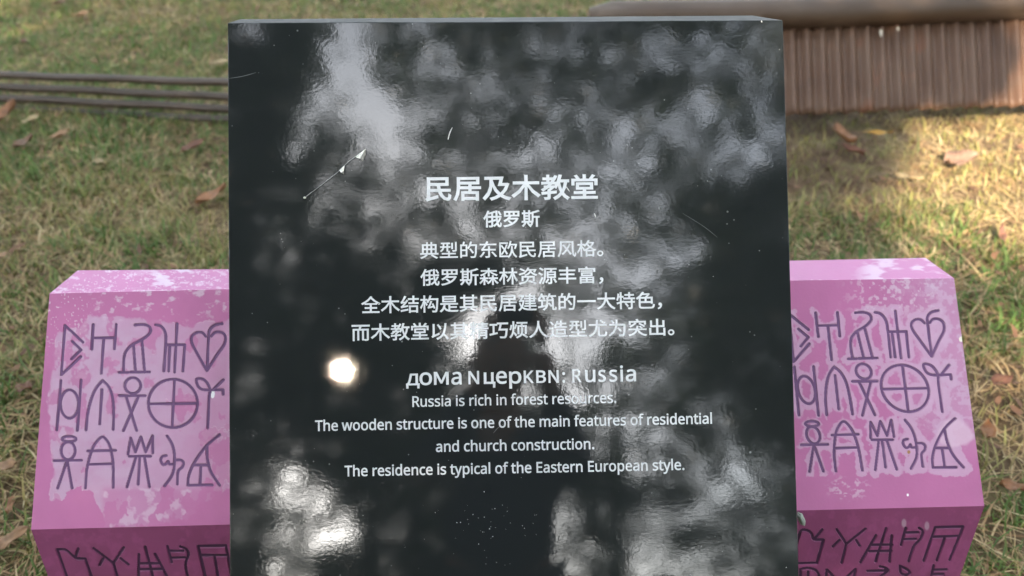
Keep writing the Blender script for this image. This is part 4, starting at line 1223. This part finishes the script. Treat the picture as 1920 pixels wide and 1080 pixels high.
def scatter(n, seed, margin):
    r = np.random.default_rng(seed)
    # pixels spread so that the density per area of lawn is even
    y = r.uniform(0.45, 5.1, n * 2)
    x = r.uniform(-4.4, 4.4, n * 2)
    keep = np.abs(x) < 0.70 * y + margin
    # nearer lawn shows larger: thin the far part out a little
    keep &= r.random(n * 2) < np.clip(2.4 / y, 0.35, 1)
    return x[keep][:n], y[keep][:n], r


def blades(name, n, seed, wid, length, tilt0, tilt1, colf, m, label, z0=0.0, margin=1.15, bare=0.0):
    x, y, r = scatter(n, seed, margin)
    if bare > 0:      # worn, dry places carry few green blades
        gk = greenness(x, y)
        kk = r.random(len(x)) < 1 - bare * sstep(0.50, 0.36, gk)
        x = x[kk]; y = y[kk]
    n = len(x)
    # tufts: pull blades towards clump centres
    cx = x + (vnoise(x * 14, y * 14, seed) - 0.5) * 0.05; cy = y + (vnoise(x * 14, y * 14, seed + 1) - 0.5) * 0.05
    z = ground_z(cx, cy) + z0
    az = r.uniform(0, 2 * math.pi, n)
    ln = length[0] + (length[1] - length[0]) * r.random(n) ** 1.6
    ln = ln * (0.7 + 0.6 * vnoise(cx * 5, cy * 5, seed + 3))
    w = wid[0] + (wid[1] - wid[0]) * r.random(n)
    t0 = np.radians(r.uniform(*tilt0, n)); t1 = np.radians(r.uniform(*tilt1, n))
    K = 4
    pos = np.stack([cx, cy, z], 1)
    V = np.zeros((n, K * 2, 3))
    side = np.stack([-np.sin(az), np.cos(az), np.zeros(n)], 1)
    side[:, 2] = r.uniform(-0.5, 0.5, n)
    side /= np.linalg.norm(side, axis=1)[:, None]
    bend = r.normal(0, 0.35, n)
    for k in range(K):
        f = k / (K - 1)
        ww = w * (0.75, 1.0, 0.72, 0.10)[k] / 2
        V[:, 2 * k] = pos + side * ww[:, None]
        V[:, 2 * k + 1] = pos - side * ww[:, None]
        tl_ = t0 + (t1 - t0) * f
        a2 = az + bend * f
        d = np.stack([np.cos(a2) * np.sin(tl_), np.sin(a2) * np.sin(tl_) , np.cos(tl_)], 1)
        d[:, 2] += d[:, 1] * math.tan(SLOPE)
        pos = pos + d * (ln / (K - 1))[:, None]
    base = (np.arange(n) * K * 2)[:, None]
    Fq = np.concatenate([base + np.array([2 * k, 2 * k + 1, 2 * k + 3, 2 * k + 2])[None, :] for k in range(K - 1)], 0)
    col = colf(cx, cy, r, n)
    C = np.repeat(col, K * 2, axis=0)
    o = mesh_np(name, V.reshape(-1, 3), Fq, [m], C)
    return tag(o, kind='stuff', label=label, cat=name.replace('_', ' '))


def greenness(x, y):
    g = fbm(x * 2.3 + 9, y * 2.3, 201, 4)
    g = g + 0.06 + 0.10 * sstep(2.9, 3.6, y) + 0.05 * sstep(0.6, -0.6, x) - 0.30 * sstep(0.7, 0.85, x) * sstep(1.9, 2.4, y) * sstep(3.1, 2.8, y) - 0.05 * sstep(0.7, 1.2, x)
    return g


def col_green(x, y, r, n):
    a = np.array((0.125, 0.205, 0.042)); b = np.array((0.065, 0.140, 0.032)); c = np.array((0.26, 0.27, 0.080)); d = np.array((0.36, 0.29, 0.12))
    g = greenness(x, y) + r.normal(0, 0.10, n)
    t = r.random(n)[:, None]
    base = a * (1 - t) + b * t
    y2 = sstep(0.60, 0.42, g)[:, None]
    base = base * (1 - y2) + (c * (1 - t) + d * t) * y2
    return base * r.uniform(0.75, 1.25, n)[:, None]


def col_dry(x, y, r, n):
    a = np.array((0.43, 0.305, 0.145)); b = np.array((0.24, 0.135, 0.065)); c = np.array((0.54, 0.44, 0.25))
    t = r.random(n)[:, None]; s = (r.random(n) ** 3)[:, None]
    out = (a * (1 - t) + b * t) * (1 - s) + c * s
    # rotten brown litter has gathered at the foot of the barrier
    rot = (sstep(0.75, 0.9, x) * sstep(1.45, 1.2, x) * sstep(2.1, 2.4, y) * (0.5 + 0.5 * sstep(0.35, 0.6, fbm(x * 4, y * 4, 222))))[:, None]
    return out * (1 - rot) + np.array((0.12, 0.068, 0.04)) * (0.6 + 0.8 * t) * rot


blades('lawn_grass', 165000, 11, (0.0020, 0.0052), (0.022, 0.070), (5, 60), (45, 110), col_green, m_grass, 'short green and yellowing grass of the lawn behind the sign', bare=0.75)
blades('dry_thatch', 115000, 23, (0.0016, 0.0044), (0.025, 0.085), (62, 90), (78, 100), col_dry, m_thatch, 'dry straw coloured thatch lying between the green blades', z0=0.008)
blades('leaf_litter', 1500, 31, (0.008, 0.018), (0.02, 0.05), (60, 90), (75, 100),
       lambda x, y, r, n: np.array((0.15, 0.075, 0.04)) * r.uniform(0.6, 1.6, n)[:, None], m_thatch, 'crumbled brown leaf fragments in the grass', z0=0.022)


# ------------------------------------------------------------------ trees behind the photographer
# The board mirrors this grove: trunks, dense crowns and the gaps between them.
# Directions are azimuth (0 = straight back from the sign, + to the right) and
# elevation, seen from a point a little behind the board.
VIEW = Vector((0.012, 1.61, 0.616))
GAPS = [(-17.9, 45.5, 1.72, 3.08, 0.9), (-15.3, 41.8, 2.46, 1.97, 1.0), (-17.8, 42.7, 2.05, 1.64, 0.8), (-12.7, 39.9, 1.44, 1.44, 0.5), (-21.0, 40.1, 0.9, 1.64, 0.3), (-19.4, 41.7, 1.44, 0.74, 0.45), (-27.5, 45.1, 1.15, 0.9, 0.22), (-10.0, 45.9, 3.9, 2.46, 0.2), (-12.5, 47.6, 1.64, 1.03, 0.3), (-6.8, 40.8, 4.51, 2.46, 0.2), (-2.7, 44.1, 3.69, 1.44, 0.12), (-5.5, 37.3, 4.92, 2.46, 0.26), (-2.4, 34.2, 4.51, 2.87, 0.26), (-16.7, 35.9, 1.07, 1.23, 0.2), (-13.2, 35.3, 1.15, 2.25, 0.3), (-5.8, 33.2, 2.46, 3.28, 0.26), (-10.1, 37.8, 2.46, 1.64, 0.25), (5.0, 47.6, 2.46, 0.9, 0.18), (9.5, 45.0, 1.03, 1.03, 0.28), (13.8, 46.4, 1.56, 0.98, 0.22), (20.1, 45.6, 2.05, 1.56, 0.24), (22.9, 45.2, 1.64, 1.23, 0.2), (22.9, 42.6, 1.64, 0.9, 0.3), (22.6, 41.5, 1.23, 1.03, 0.35), (7.2, 43.8, 0.74, 1.44, 0.22), (10.0, 44.8, 0.9, 0.9, 0.25), (2.3, 43.3, 2.05, 0.9, 0.15), (13.1, 40.4, 3.28, 1.15, 0.38), (16.7, 40.7, 1.84, 1.44, 0.3), (11.4, 39.0, 1.44, 1.23, 0.5), (20.6, 38.1, 3.49, 1.23, 0.34), (1.6, 39.0, 2.87, 1.44, 0.3), (7.0, 41.1, 2.46, 1.03, 0.22), (5.2, 37.7, 2.46, 2.05, 0.2), (8.7, 36.9, 2.25, 1.44, 0.28), (12.7, 35.5, 1.31, 0.98, 0.24), (8.5, 34.7, 2.05, 1.44, 0.26), (15.0, 36.2, 0.9, 0.9, 0.28), (12.9, 31.5, 1.56, 1.84, 0.32), (11.6, 32.8, 1.64, 1.64, 0.2), (0.3, 31.7, 2.25, 2.87, 0.36), (4.9, 31.6, 2.46, 1.84, 0.28), (6.1, 28.3, 3.69, 2.46, 0.24), (10.9, 28.4, 1.64, 1.64, 0.34), (9.0, 29.8, 2.05, 2.05, 0.2), (3.7, 26.8, 2.46, 1.64, 0.3), (8.2, 26.2, 2.46, 1.23, 0.35), (-8.4, 27.6, 0.9, 1.84, 0.4), (-8.4, 24.3, 1.31, 1.97, 0.75), (-9.4, 22.9, 0.98, 0.9, 0.6), (3.0, 24.0, 1.07, 2.05, 0.7), (4.0, 21.7, 1.56, 1.39, 0.75), (5.9, 24.3, 1.84, 2.05, 0.4), (7.5, 23.0, 1.64, 1.44, 0.4), (-1.0, 22.8, 0.74, 1.31, 0.6), (0.3, 21.0, 0.74, 0.74, 0.65), (6.1, 20.3, 2.05, 1.23, 0.35), (8.1, 18.8, 2.25, 2.05, 0.24), (9.4, 16.8, 1.64, 1.64, 0.26), (14.0, 16.2, 1.07, 1.07, 0.36), (14.7, 19.4, 1.23, 1.23, 0.16), (10.8, 20.8, 1.64, 1.64, 0.14), (11.6, 24.4, 1.64, 1.64, 0.12), (-15.2, 11.9, 1.23, 1.56, 0.5), (-16.7, 10.8, 1.07, 1.39, 0.25), (-16.6, 13.3, 1.15, 0.9, 0.35), (-14.0, 10.7, 1.23, 0.82, 0.6), (-9.2, 11.3, 0.66, 1.39, 0.16), (-16.6, 8.1, 1.23, 0.57, 0.3), (-19.8, 12.2, 0.82, 2.46, 0.03), (3.0, 11.6, 0.98, 1.89, 0.25), (2.8, 8.6, 0.74, 0.9, 0.6), (4.5, 9.7, 1.07, 1.07, 0.4), (5.9, 8.9, 1.23, 0.82, 0.3), (8.8, 8.9, 1.07, 0.9, 0.6), (9.1, 11.0, 1.23, 1.31, 0.28), (11.1, 11.7, 0.9, 0.74, 0.34), (6.8, 12.3, 0.82, 0.66, 0.2), (14.0, 12.4, 0.98, 0.82, 0.4), (15.0, 13.0, 0.9, 0.82, 0.5), (16.4, 14.5, 2.05, 1.23, 0.36), (18.2, 14.2, 1.23, 1.23, 0.2), (16.6, 10.7, 1.23, 0.74, 0.35), (10.8, 9.5, 2.46, 0.66, 0.3), (14.9, 9.2, 3.69, 0.57, 0.34), (18.0, 8.7, 1.64, 1.03, 0.2), (12.2, 8.4, 3.69, 0.66, 0.25), (16.4, 12.1, 2.05, 1.23, 0.16)]
SUNAZ = math.degrees(math.atan2(SUN.x, -SUN.y)); SUNEL = math.degrees(sun_el)


def openness(az, el):
    o = np.full(az.shape, 0.0)
    wa = az + 1.6 * (fbm(az * 0.55, el * 0.55, 301) - 0.5); we = el + 1.6 * (fbm(az * 0.55, el * 0.55, 305) - 0.5)
    wf = 1.1 * (fbm(az * 1.5, el * 1.5, 331) - 0.5); wg = 1.1 * (fbm(az * 1.5, el * 1.5, 335) - 0.5)
    ohi = o.copy()
    for a, e, ra, re, s in GAPS:
        big = s >= 0.6                        # the wide openings stay whole, the small ones break up
        if a > -11 and e > 26 and s < 0.5: s = s * 1.25; ra = ra * 1.2; re = re * 1.2
        if e < 16: s = s * 0.62
        f = 0.5 if big else 1.0
        d = np.sqrt(((az + (wa - az + wf) * f - a) / ra) ** 2 + ((el + (we - el + wg) * f - e) / re) ** 2)
        v = s * np.exp(-0.35 * d ** 3)
        if big: ohi = np.maximum(ohi, v)
        else: o = np.maximum(o, v)
    mott = fbm(az / 1.8, el / 1.5, 341, 3)
    o = np.maximum(o * (0.40 + 1.2 * sstep(0.3, 0.7, mott)), ohi * (0.8 + 0.2 * sstep(0.3, 0.6, mott)))
    o = np.clip(o, 0, 1)
    # crown gaps filled here to widen the photographer's dark reflection
    o = o * (1 - 0.85 * sstep(-12.0, -11.0, az) * sstep(2.0, 1.2, az) * sstep(19.5, 18.0, el))
    inside = sstep(34, 28, np.abs(az)) * sstep(54, 49, el) * sstep(3, 6, el)
    rest = 0.01 + 0.30 * sstep(0.56, 0.72, fbm(az / 5.0, el / 5.0, 311)) * sstep(20, 42, el) + 0.15 * (az > 80) * sstep(14, 30, el)
    base = 0.001 + 0.010 * sstep(0.5, 0.7, fbm(az / 3, el / 3, 315))
    o = np.maximum(o, base) * inside + rest * (1 - inside)
    return o


# places where leaves are cleared to let sunlight onto the lawn, blocks and board (world x, y, z, radius)
SUNSPOTS = [(1.72, 2.55, 0.74, 0.42, 1.0), (1.95, 2.75, 0.78, 0.35, 1.0), (1.40, 2.35, 0.70, 0.22, 0.7), (1.05, 1.95, 0.63, 0.16, 0.5), (1.35, 1.75, 0.60, 0.30, 0.55),
            (1.65, 2.05, 0.65, 0.35, 0.6), (1.15, 1.35, 0.53, 0.2, 0.3), (0.62, 0.85, 0.95, 0.13, 0.22), (-1.3, 3.6, 0.92, 0.5, 0.25), (0.1, 4.2, 1.0, 0.6, 0.35), (-0.9, 1.6, 0.58, 0.3, 0.12)]
hs = hit(643, 692, pTL, pn)
SUNSPOTS.append((hs.x, hs.y, hs.z, 0.021, 1.0))

# and things kept shaded by leaves added in the sun's path (x, y, z, radius, share of leaves kept)
SHADE = [(-0.49, 0.80, 1.0, 0.32, 0.95), (0.48, 0.80, 1.0, 0.32, 0.85), (0.1, 0.93, 1.2, 0.22, 0.95), (-0.12, 0.85, 1.1, 0.24, 0.95), (0.15, 0.85, 1.1, 0.25, 0.9), (0.0, 0.75, 0.95, 0.27, 0.85),
         (1.15, 2.65, 1.0, 0.28, 0.9), (1.6, 2.7, 1.1, 0.2, 0.8), (1.15, 2.75, 0.77, 0.22, 0.8)]

# two layers of sampling: fine foliage where the board mirrors it, coarser foliage all around
NV_, NR_ = 500000, 230000
r = np.random.default_rng(99)
az = np.concatenate([r.uniform(-36, 36, NV_), np.where(r.random(NR_) < 0.42, r.uniform(-90, 90, NR_), r.uniform(90, 270, NR_))])
el = np.concatenate([np.degrees(np.arcsin(r.uniform(math.sin(math.radians(-1)), math.sin(math.radians(56)), NV_))),
                     np.degrees(np.arcsin(r.uniform(math.sin(math.radians(-1)), math.sin(math.radians(68)), NR_)))])
fine = np.arange(NV_ + NR_) < NV_
NL = NV_ + NR_
dist = r.uniform(6.3, 10.5, NL)
A = np.radians(az); E = np.radians(el)
D = np.stack([np.sin(A) * np.cos(E), -np.cos(A) * np.cos(E), np.sin(E)], 1)
Q = np.array(VIEW)[None, :] + D * dist[:, None]
TAU = 5.2
op = openness(az, el)
smooth_keep = np.clip(-np.log(np.clip(op, 0.004, 1)) / TAU, 0, 1)
# leaf masses and holes: a fine noise, spread evenly over 0..1, makes the cover lumpy
ff = 0.60 * vnoise(az / 1.25, el / 1.05, 401) + 0.40 * vnoise(az / 0.55, el / 0.5, 405)
srt = np.sort(ff[::37]); uu = np.searchsorted(srt, ff) / len(srt)
Tw = op * (0.45 + 1.35 * sstep(0.15, 0.9, uu))
Tw = np.where(op > 0.5, np.maximum(Tw, op * 0.85), Tw)
fine_keep = np.clip(-np.log(np.clip(Tw, 0.0012, 1)) / 6.8, 0, 1)
inview = (np.abs(az) < 36) & (el < 56)
keepp = np.where(inview, fine_keep, smooth_keep)
# inside the mirrored part the coarse layer stays out of the way
keepp = np.where(inview & ~fine, 0, keepp)
sunv = np.array(SUN)
for (sx, sy, sz, sr, amt) in SUNSPOTS:
    rel = Q - np.array((sx, sy, sz))
    t = rel @ sunv
    d = np.linalg.norm(rel - t[:, None] * sunv, axis=1)
    d = d + 0.25 * sr * (vnoise(Q[:, 0] * 3, Q[:, 2] * 3, 9) - 0.5)
    keepp = keepp * (1 - amt * sstep(sr * 1.3, sr * 0.6, d))
for (sx, sy, sz, sr, least) in SHADE:
    rel = Q - np.array((sx, sy, sz))
    t = rel @ sunv
    d = np.linalg.norm(rel - t[:, None] * sunv, axis=1)
    lit = np.linalg.norm(Q - (hs_ := np.array(hs))[None] - ((Q - hs_) @ sunv)[:, None] * sunv, axis=1) < 0.033
    keepp = np.where(lit, keepp, np.maximum(keepp, least * sstep(sr * 1.15, sr, d)))
ok = r.random(NL) < keepp
ok &= Q[:, 2] > np.where(Q[:, 1] > 0, 0.6 + 0.176 * np.minimum(Q[:, 1], 9), 0.25)
Q = Q[ok]; fine = fine[ok]; n = len(Q)
TRUNKS = [('broad dark tree trunk with dense crown standing behind the viewer to the left', -2.95, -5.0, 0.24, -24), ('tall tree straight behind the viewer with a slim trunk', 1.3, -8.3, 0.12, 0),
          ('leafy tree behind the viewer to the right', 3.9, -5.6, 0.2, 30), ('tree at the far left edge of the grove', -7.5, -1.8, 0.2, -60), ('tree at the far right edge of the grove', 7.6, -2.2, 0.2, 60),
          ('unseen tree added beyond the top of the lawn to the left, cutting sky light', -4.6, 9.6, 0.2, 150), ('unseen tree added beyond the top of the lawn to the right, cutting sky light', 4.9, 9.9, 0.2, -150)]  # the last two are unseen, added to dim the sky ahead
tx = np.array([[t[1], t[2]] for t in TRUNKS])
own = np.argmin(((Q[:, None, :2] - tx[None]) ** 2).sum(2) * np.array([1, 1.1, 1, 0.9, 0.9, 1, 1])[None] + r.normal(0, 2.0, (n, 7)), axis=1)
m_leaf = attr_mat('tree_leaves', 0.45, 0.30)
m_bark = noise_mat('dark_bark', [(0.3, (0.035, 0.026, 0.018)), (0.7, (0.09, 0.07, 0.05))], 9, 0.9, 0.8, 0.03, 8, (1, 1, 0.25))


def leafcloud(name, Q, r, parent, fine):
    n = len(Q)
    a = r.normal(size=(n, 3)); a[:, 2] *= 0.6; a /= np.linalg.norm(a, axis=1)[:, None]
    b = r.normal(size=(n, 3)); b -= (b * a).sum(1)[:, None] * a; b /= np.linalg.norm(b, axis=1)[:, None]
    ln = (np.where(fine, 0.088, 0.16) * r.uniform(0.75, 1.25, n))[:, None]; w = ln * 0.27
    V = np.stack([Q - a * ln / 2, Q - a * ln * 0.1 + b * w, Q + a * ln / 2, Q - a * ln * 0.1 - b * w], 1).reshape(-1, 3)
    Fq = np.arange(n * 4).reshape(-1, 4)
    c = np.array((0.055, 0.10, 0.028)) * r.uniform(0.6, 1.5, n)[:, None] + np.array((0.05, 0.03, 0.0)) * (r.random(n)[:, None] ** 3)
    o = mesh_np(name, V, Fq, [m_leaf], np.repeat(c, 4, axis=0), parent=parent)
    return o


for ti, (lab, x, y, rad0, azc) in enumerate(TRUNKS):
    g = gz(x, y)
    root = empty('tree', (x, y, g), lab, 'tree', 'trees of the grove behind the viewer')
    rr = random.Random(ti + 40)
    H = 9.0 if ti == 0 else 5.4
    pts = [Vector((x + 0.10 * math.sin(k * 0.8 + ti), y + 0.08 * math.cos(k * 0.7 + ti), g - 0.1 + H * k / 9)) for k in range(10)]
    parts = [tube(pts, [rad0 * (1.35 if k == 0 else 1.0 - 0.055 * k) for k in range(10)], 14)]
    vs, fs = join(parts)
    mesh('trunk', vs, fs, root, [m_bark], True)
    for li in range(6):
        s = pts[4 + li // 2 + rr.randint(0, 1)]
        an = rr.uniform(0, 2 * math.pi); L_ = rr.uniform(1.4, 2.6)
        q = [s]
        for k in range(1, 6):
            q.append(q[-1] + Vector((math.cos(an) * L_ / 5, math.sin(an) * L_ / 5, rr.uniform(0.12, 0.42))))
            an += rr.uniform(-0.3, 0.3)
        vs, fs = tube(q, [rad0 * 0.42 * (1 - 0.16 * k) for k in range(6)], 8)
        mesh('limb', vs, fs, root, [m_bark], True)
    sel = Q[own == ti]
    o = leafcloud('crown', sel, r, root, fine[own == ti])
    o['kind'] = 'stuff'


# ------------------------------------------------------------------ the photographer, mirrored in the board
def skin_obj(name, verts, edges, radii, m, parent, sub=2, rootv=0):
    me = bpy.data.meshes.new(name)
    me.from_pydata([tuple(v) for v in verts], edges, [])
    o = bpy.data.objects.new(name, me)
    COL.objects.link(o)
    md = o.modifiers.new('skin', 'SKIN')
    for i, rr_ in enumerate(radii):
        sv = me.skin_vertices[0].data[i]
        sv.radius = rr_ if isinstance(rr_, tuple) else (rr_, rr_)
        sv.use_root = (i == rootv)
    s = o.modifiers.new('sub', 'SUBSURF'); s.levels = sub; s.render_levels = sub
    dg = bpy.context.evaluated_depsgraph_get()
    m2 = bpy.data.meshes.new_from_object(o.evaluated_get(dg))
    bpy.data.objects.remove(o)
    m2.polygons.foreach_set('use_smooth', [True] * len(m2.polygons))
    return link(name, m2, parent, [m])


m_skin = mat('skin', (0.36, 0.20, 0.13), 0.5)
m_jacket = noise_mat('navy_jacket_cloth', [(0.3, (0.012, 0.015, 0.028)), (0.7, (0.02, 0.025, 0.042))], 60, 0.85, 0.3, 0.002)
m_trouser = noise_mat('dark_trouser_cloth', [(0.3, (0.012, 0.012, 0.014)), (0.7, (0.022, 0.022, 0.025))], 60, 0.9, 0.3, 0.002)
m_hair = noise_mat('black_hair', [(0.3, (0.006, 0.005, 0.005)), (0.7, (0.014, 0.011, 0.010))], 40, 0.5, 0.5, 0.003, 5, (1, 1, 0.2))
px_, py_ = -0.045, -0.30
gp = gz(px_, py_)
man = empty('person', (px_, py_, gp), 'person in a dark jacket taking the picture, both hands raised to a camera', 'person')


def H(x, y, z): return Vector((px_ + x, py_ + y, gp + z))


hz = CAM.z - gp                     # eye height of the stooping figure
v = [H(0, -0.10, 0.80), H(0, -0.09, 0.98), H(0, -0.05, hz - 0.26), H(0, -0.01, hz - 0.14), H(0, 0.005, hz - 0.04), H(0, 0.01, hz + 0.04), H(0, 0.0, hz + 0.09),
     H(0.10, -0.10, 0.76), H(0.12, -0.04, 0.44), H(0.13, -0.08, 0.08), H(0.13, 0.05, 0.035),
     H(-0.10, -0.10, 0.76), H(-0.12, -0.02, 0.44), H(-0.13, -0.06, 0.08), H(-0.13, 0.07, 0.035),
     H(0.16, -0.05, hz - 0.25), H(0.20, 0.03, hz - 0.33), H(0.12, 0.19, hz - 0.12), H(0.105, 0.215, hz - 0.06),
     H(-0.16, -0.05, hz - 0.25), H(-0.20, 0.03, hz - 0.33), H(-0.03, 0.19, hz - 0.12), H(-0.02, 0.215, hz - 0.06)]
e = [(0, 1), (1, 2), (2, 3), (3, 4), (4, 5), (5, 6), (0, 7), (7, 8), (8, 9), (9, 10), (0, 11), (11, 12), (12, 13), (13, 14),
     (2, 15), (15, 16), (16, 17), (17, 18), (2, 19), (19, 20), (20, 21), (21, 22)]
rd = [(0.12, 0.08), (0.11, 0.075), (0.10, 0.075), 0.05, (0.072, 0.088), (0.078, 0.095), (0.055, 0.07), 0.085, 0.055, 0.036, 0.035, 0.085, 0.055, 0.036, 0.035,
      0.055, 0.042, 0.027, 0.030, 0.055, 0.042, 0.027, 0.030]
skin_obj('body', v, e, rd, m_skin, man)
# fingers closing round the camera
for sx, cxx in ((1, 0.105), (-1, -0.02)):
    for k in range(4):
        b0 = H(cxx, 0.225, hz - 0.055 + 0.018 * k)
        skin_obj('finger', [b0, b0 + Vector((0.012 * sx, 0.032, 0.004)), b0 + Vector((-0.004 * sx, 0.055, 0.004)), b0 + Vector((-0.022 * sx, 0.062, 0.002))],
                 [(0, 1), (1, 2), (2, 3)], [0.010, 0.009, 0.008, 0.0065], m_skin, man, 1)
    b0 = H(cxx, 0.205, hz - 0.03)
    skin_obj('thumb', [b0, b0 + Vector((-0.02 * sx, -0.006, 0.018)), b0 + Vector((-0.04 * sx, -0.004, 0.022))], [(0, 1), (1, 2)], [0.012, 0.010, 0.008], m_skin, man, 1)
jv = [0, 1, 2, 3, 15, 16, 17, 19, 20, 21]
mp_ = {a: i for i, a in enumerate(jv)}
jvv = [v[i].copy() for i in jv]; jvv[3] = v[2].lerp(v[3], 0.55); jvv[6] = v[16].lerp(v[17], 0.88); jvv[9] = v[20].lerp(v[21], 0.88)
skin_obj('jacket', jvv, [(mp_[a], mp_[b]) for a, b in e if a in mp_ and b in mp_],
         [(0.165, 0.125), (0.155, 0.12), (0.145, 0.11), 0.062, 0.075, 0.058, 0.040, 0.075, 0.058, 0.040], m_jacket, man)
tv = [0, 7, 8, 9, 11, 12, 13]; mp_ = {a: i for i, a in enumerate(tv)}
skin_obj('trousers', [v[i] for i in tv], [(mp_[a], mp_[b]) for a, b in e if a in mp_ and b in mp_], [(0.155, 0.115), 0.10, 0.072, 0.055, 0.10, 0.072, 0.055], m_trouser, man)
for sx in (1, -1):
    skin_obj('shoe', [H(0.13 * sx, -0.10 + (0.02 if sx < 0 else 0), 0.045), H(0.13 * sx, 0.0 + (0.02 if sx < 0 else 0), 0.045), H(0.135 * sx, 0.11 + (0.02 if sx < 0 else 0), 0.035)], [(0, 1), (1, 2)], [0.045, 0.042, 0.036], m_trouser, man)
skin_obj('hair', [H(0, -0.03, hz + 0.0), H(0, -0.025, hz + 0.06), H(0, -0.005, hz + 0.105)], [(0, 1), (1, 2)], [(0.085, 0.085), (0.09, 0.095), (0.07, 0.08)], m_hair, man)
# face: nose, brow and ears
for nm, (cx, cy, cz, sx, sy, sz) in (('nose', (0, 0.10, -0.02, 0.014, 0.02, 0.024)), ('ear', (0.078, 0.0, 0.0, 0.012, 0.02, 0.03)),
                                     ('ear', (-0.078, 0.0, 0.0, 0.012, 0.02, 0.03)), ('lips', (0, 0.088, -0.062, 0.026, 0.01, 0.008))):
    bm = bmesh.new()
    s0 = bmesh.ops.create_icosphere(bm, subdivisions=2, radius=1.0)
    for q in s0['verts']:
        q.co = H(cx + q.co.x * sx, cy + q.co.y * sy, hz + cz + q.co.z * sz)
    me = bpy.data.meshes.new(nm); bm.to_mesh(me); bm.free()
    link(nm, me, man, [m_skin])

# the camera held in both hands, its lens just behind the viewpoint
m_cam = mat('camera_black', (0.012, 0.012, 0.013), 0.45)
m_glass = mat('lens_glass', (0.01, 0.01, 0.015), 0.05, IOR=1.6)
cr = empty('digital_camera', CAM + Vector((0, -0.07, -0.02)), 'black compact digital camera held up by the photographer', 'camera')


def box_at(name, c, s, parent, m, bev=0.004):
    vs = [c + RX * (a * s[0] / 2) + FW * (b * s[1] / 2) + UP * (d * s[2] / 2) for a in (-1, 1) for b in (-1, 1) for d in (-1, 1)]
    o = mesh(name, vs, [(0, 1, 3, 2), (4, 6, 7, 5), (0, 4, 5, 1), (2, 3, 7, 6), (0, 2, 6, 4), (1, 5, 7, 3)], parent, [m])
    bevel_obj(o, bev, 2)
    return o


cc = CAM - FW * 0.075
box_at('camera_body', cc, (0.115, 0.034, 0.068), cr, m_cam)
vs, fs = tube([cc + FW * 0.018, cc + FW * 0.050], 0.028, 24)
mesh('lens_barrel', vs, fs, cr, [m_cam], True)
vs, fs = tube([cc + FW * 0.0505, cc + FW * 0.052], 0.021, 24)
mesh('front_glass', vs, fs, cr, [m_glass])
vs, fs = tube([cc + UP * 0.034 + RX * 0.04, cc + UP * 0.041 + RX * 0.04], 0.008, 16)
mesh('shutter_button', vs, fs, cr, [m_cam])
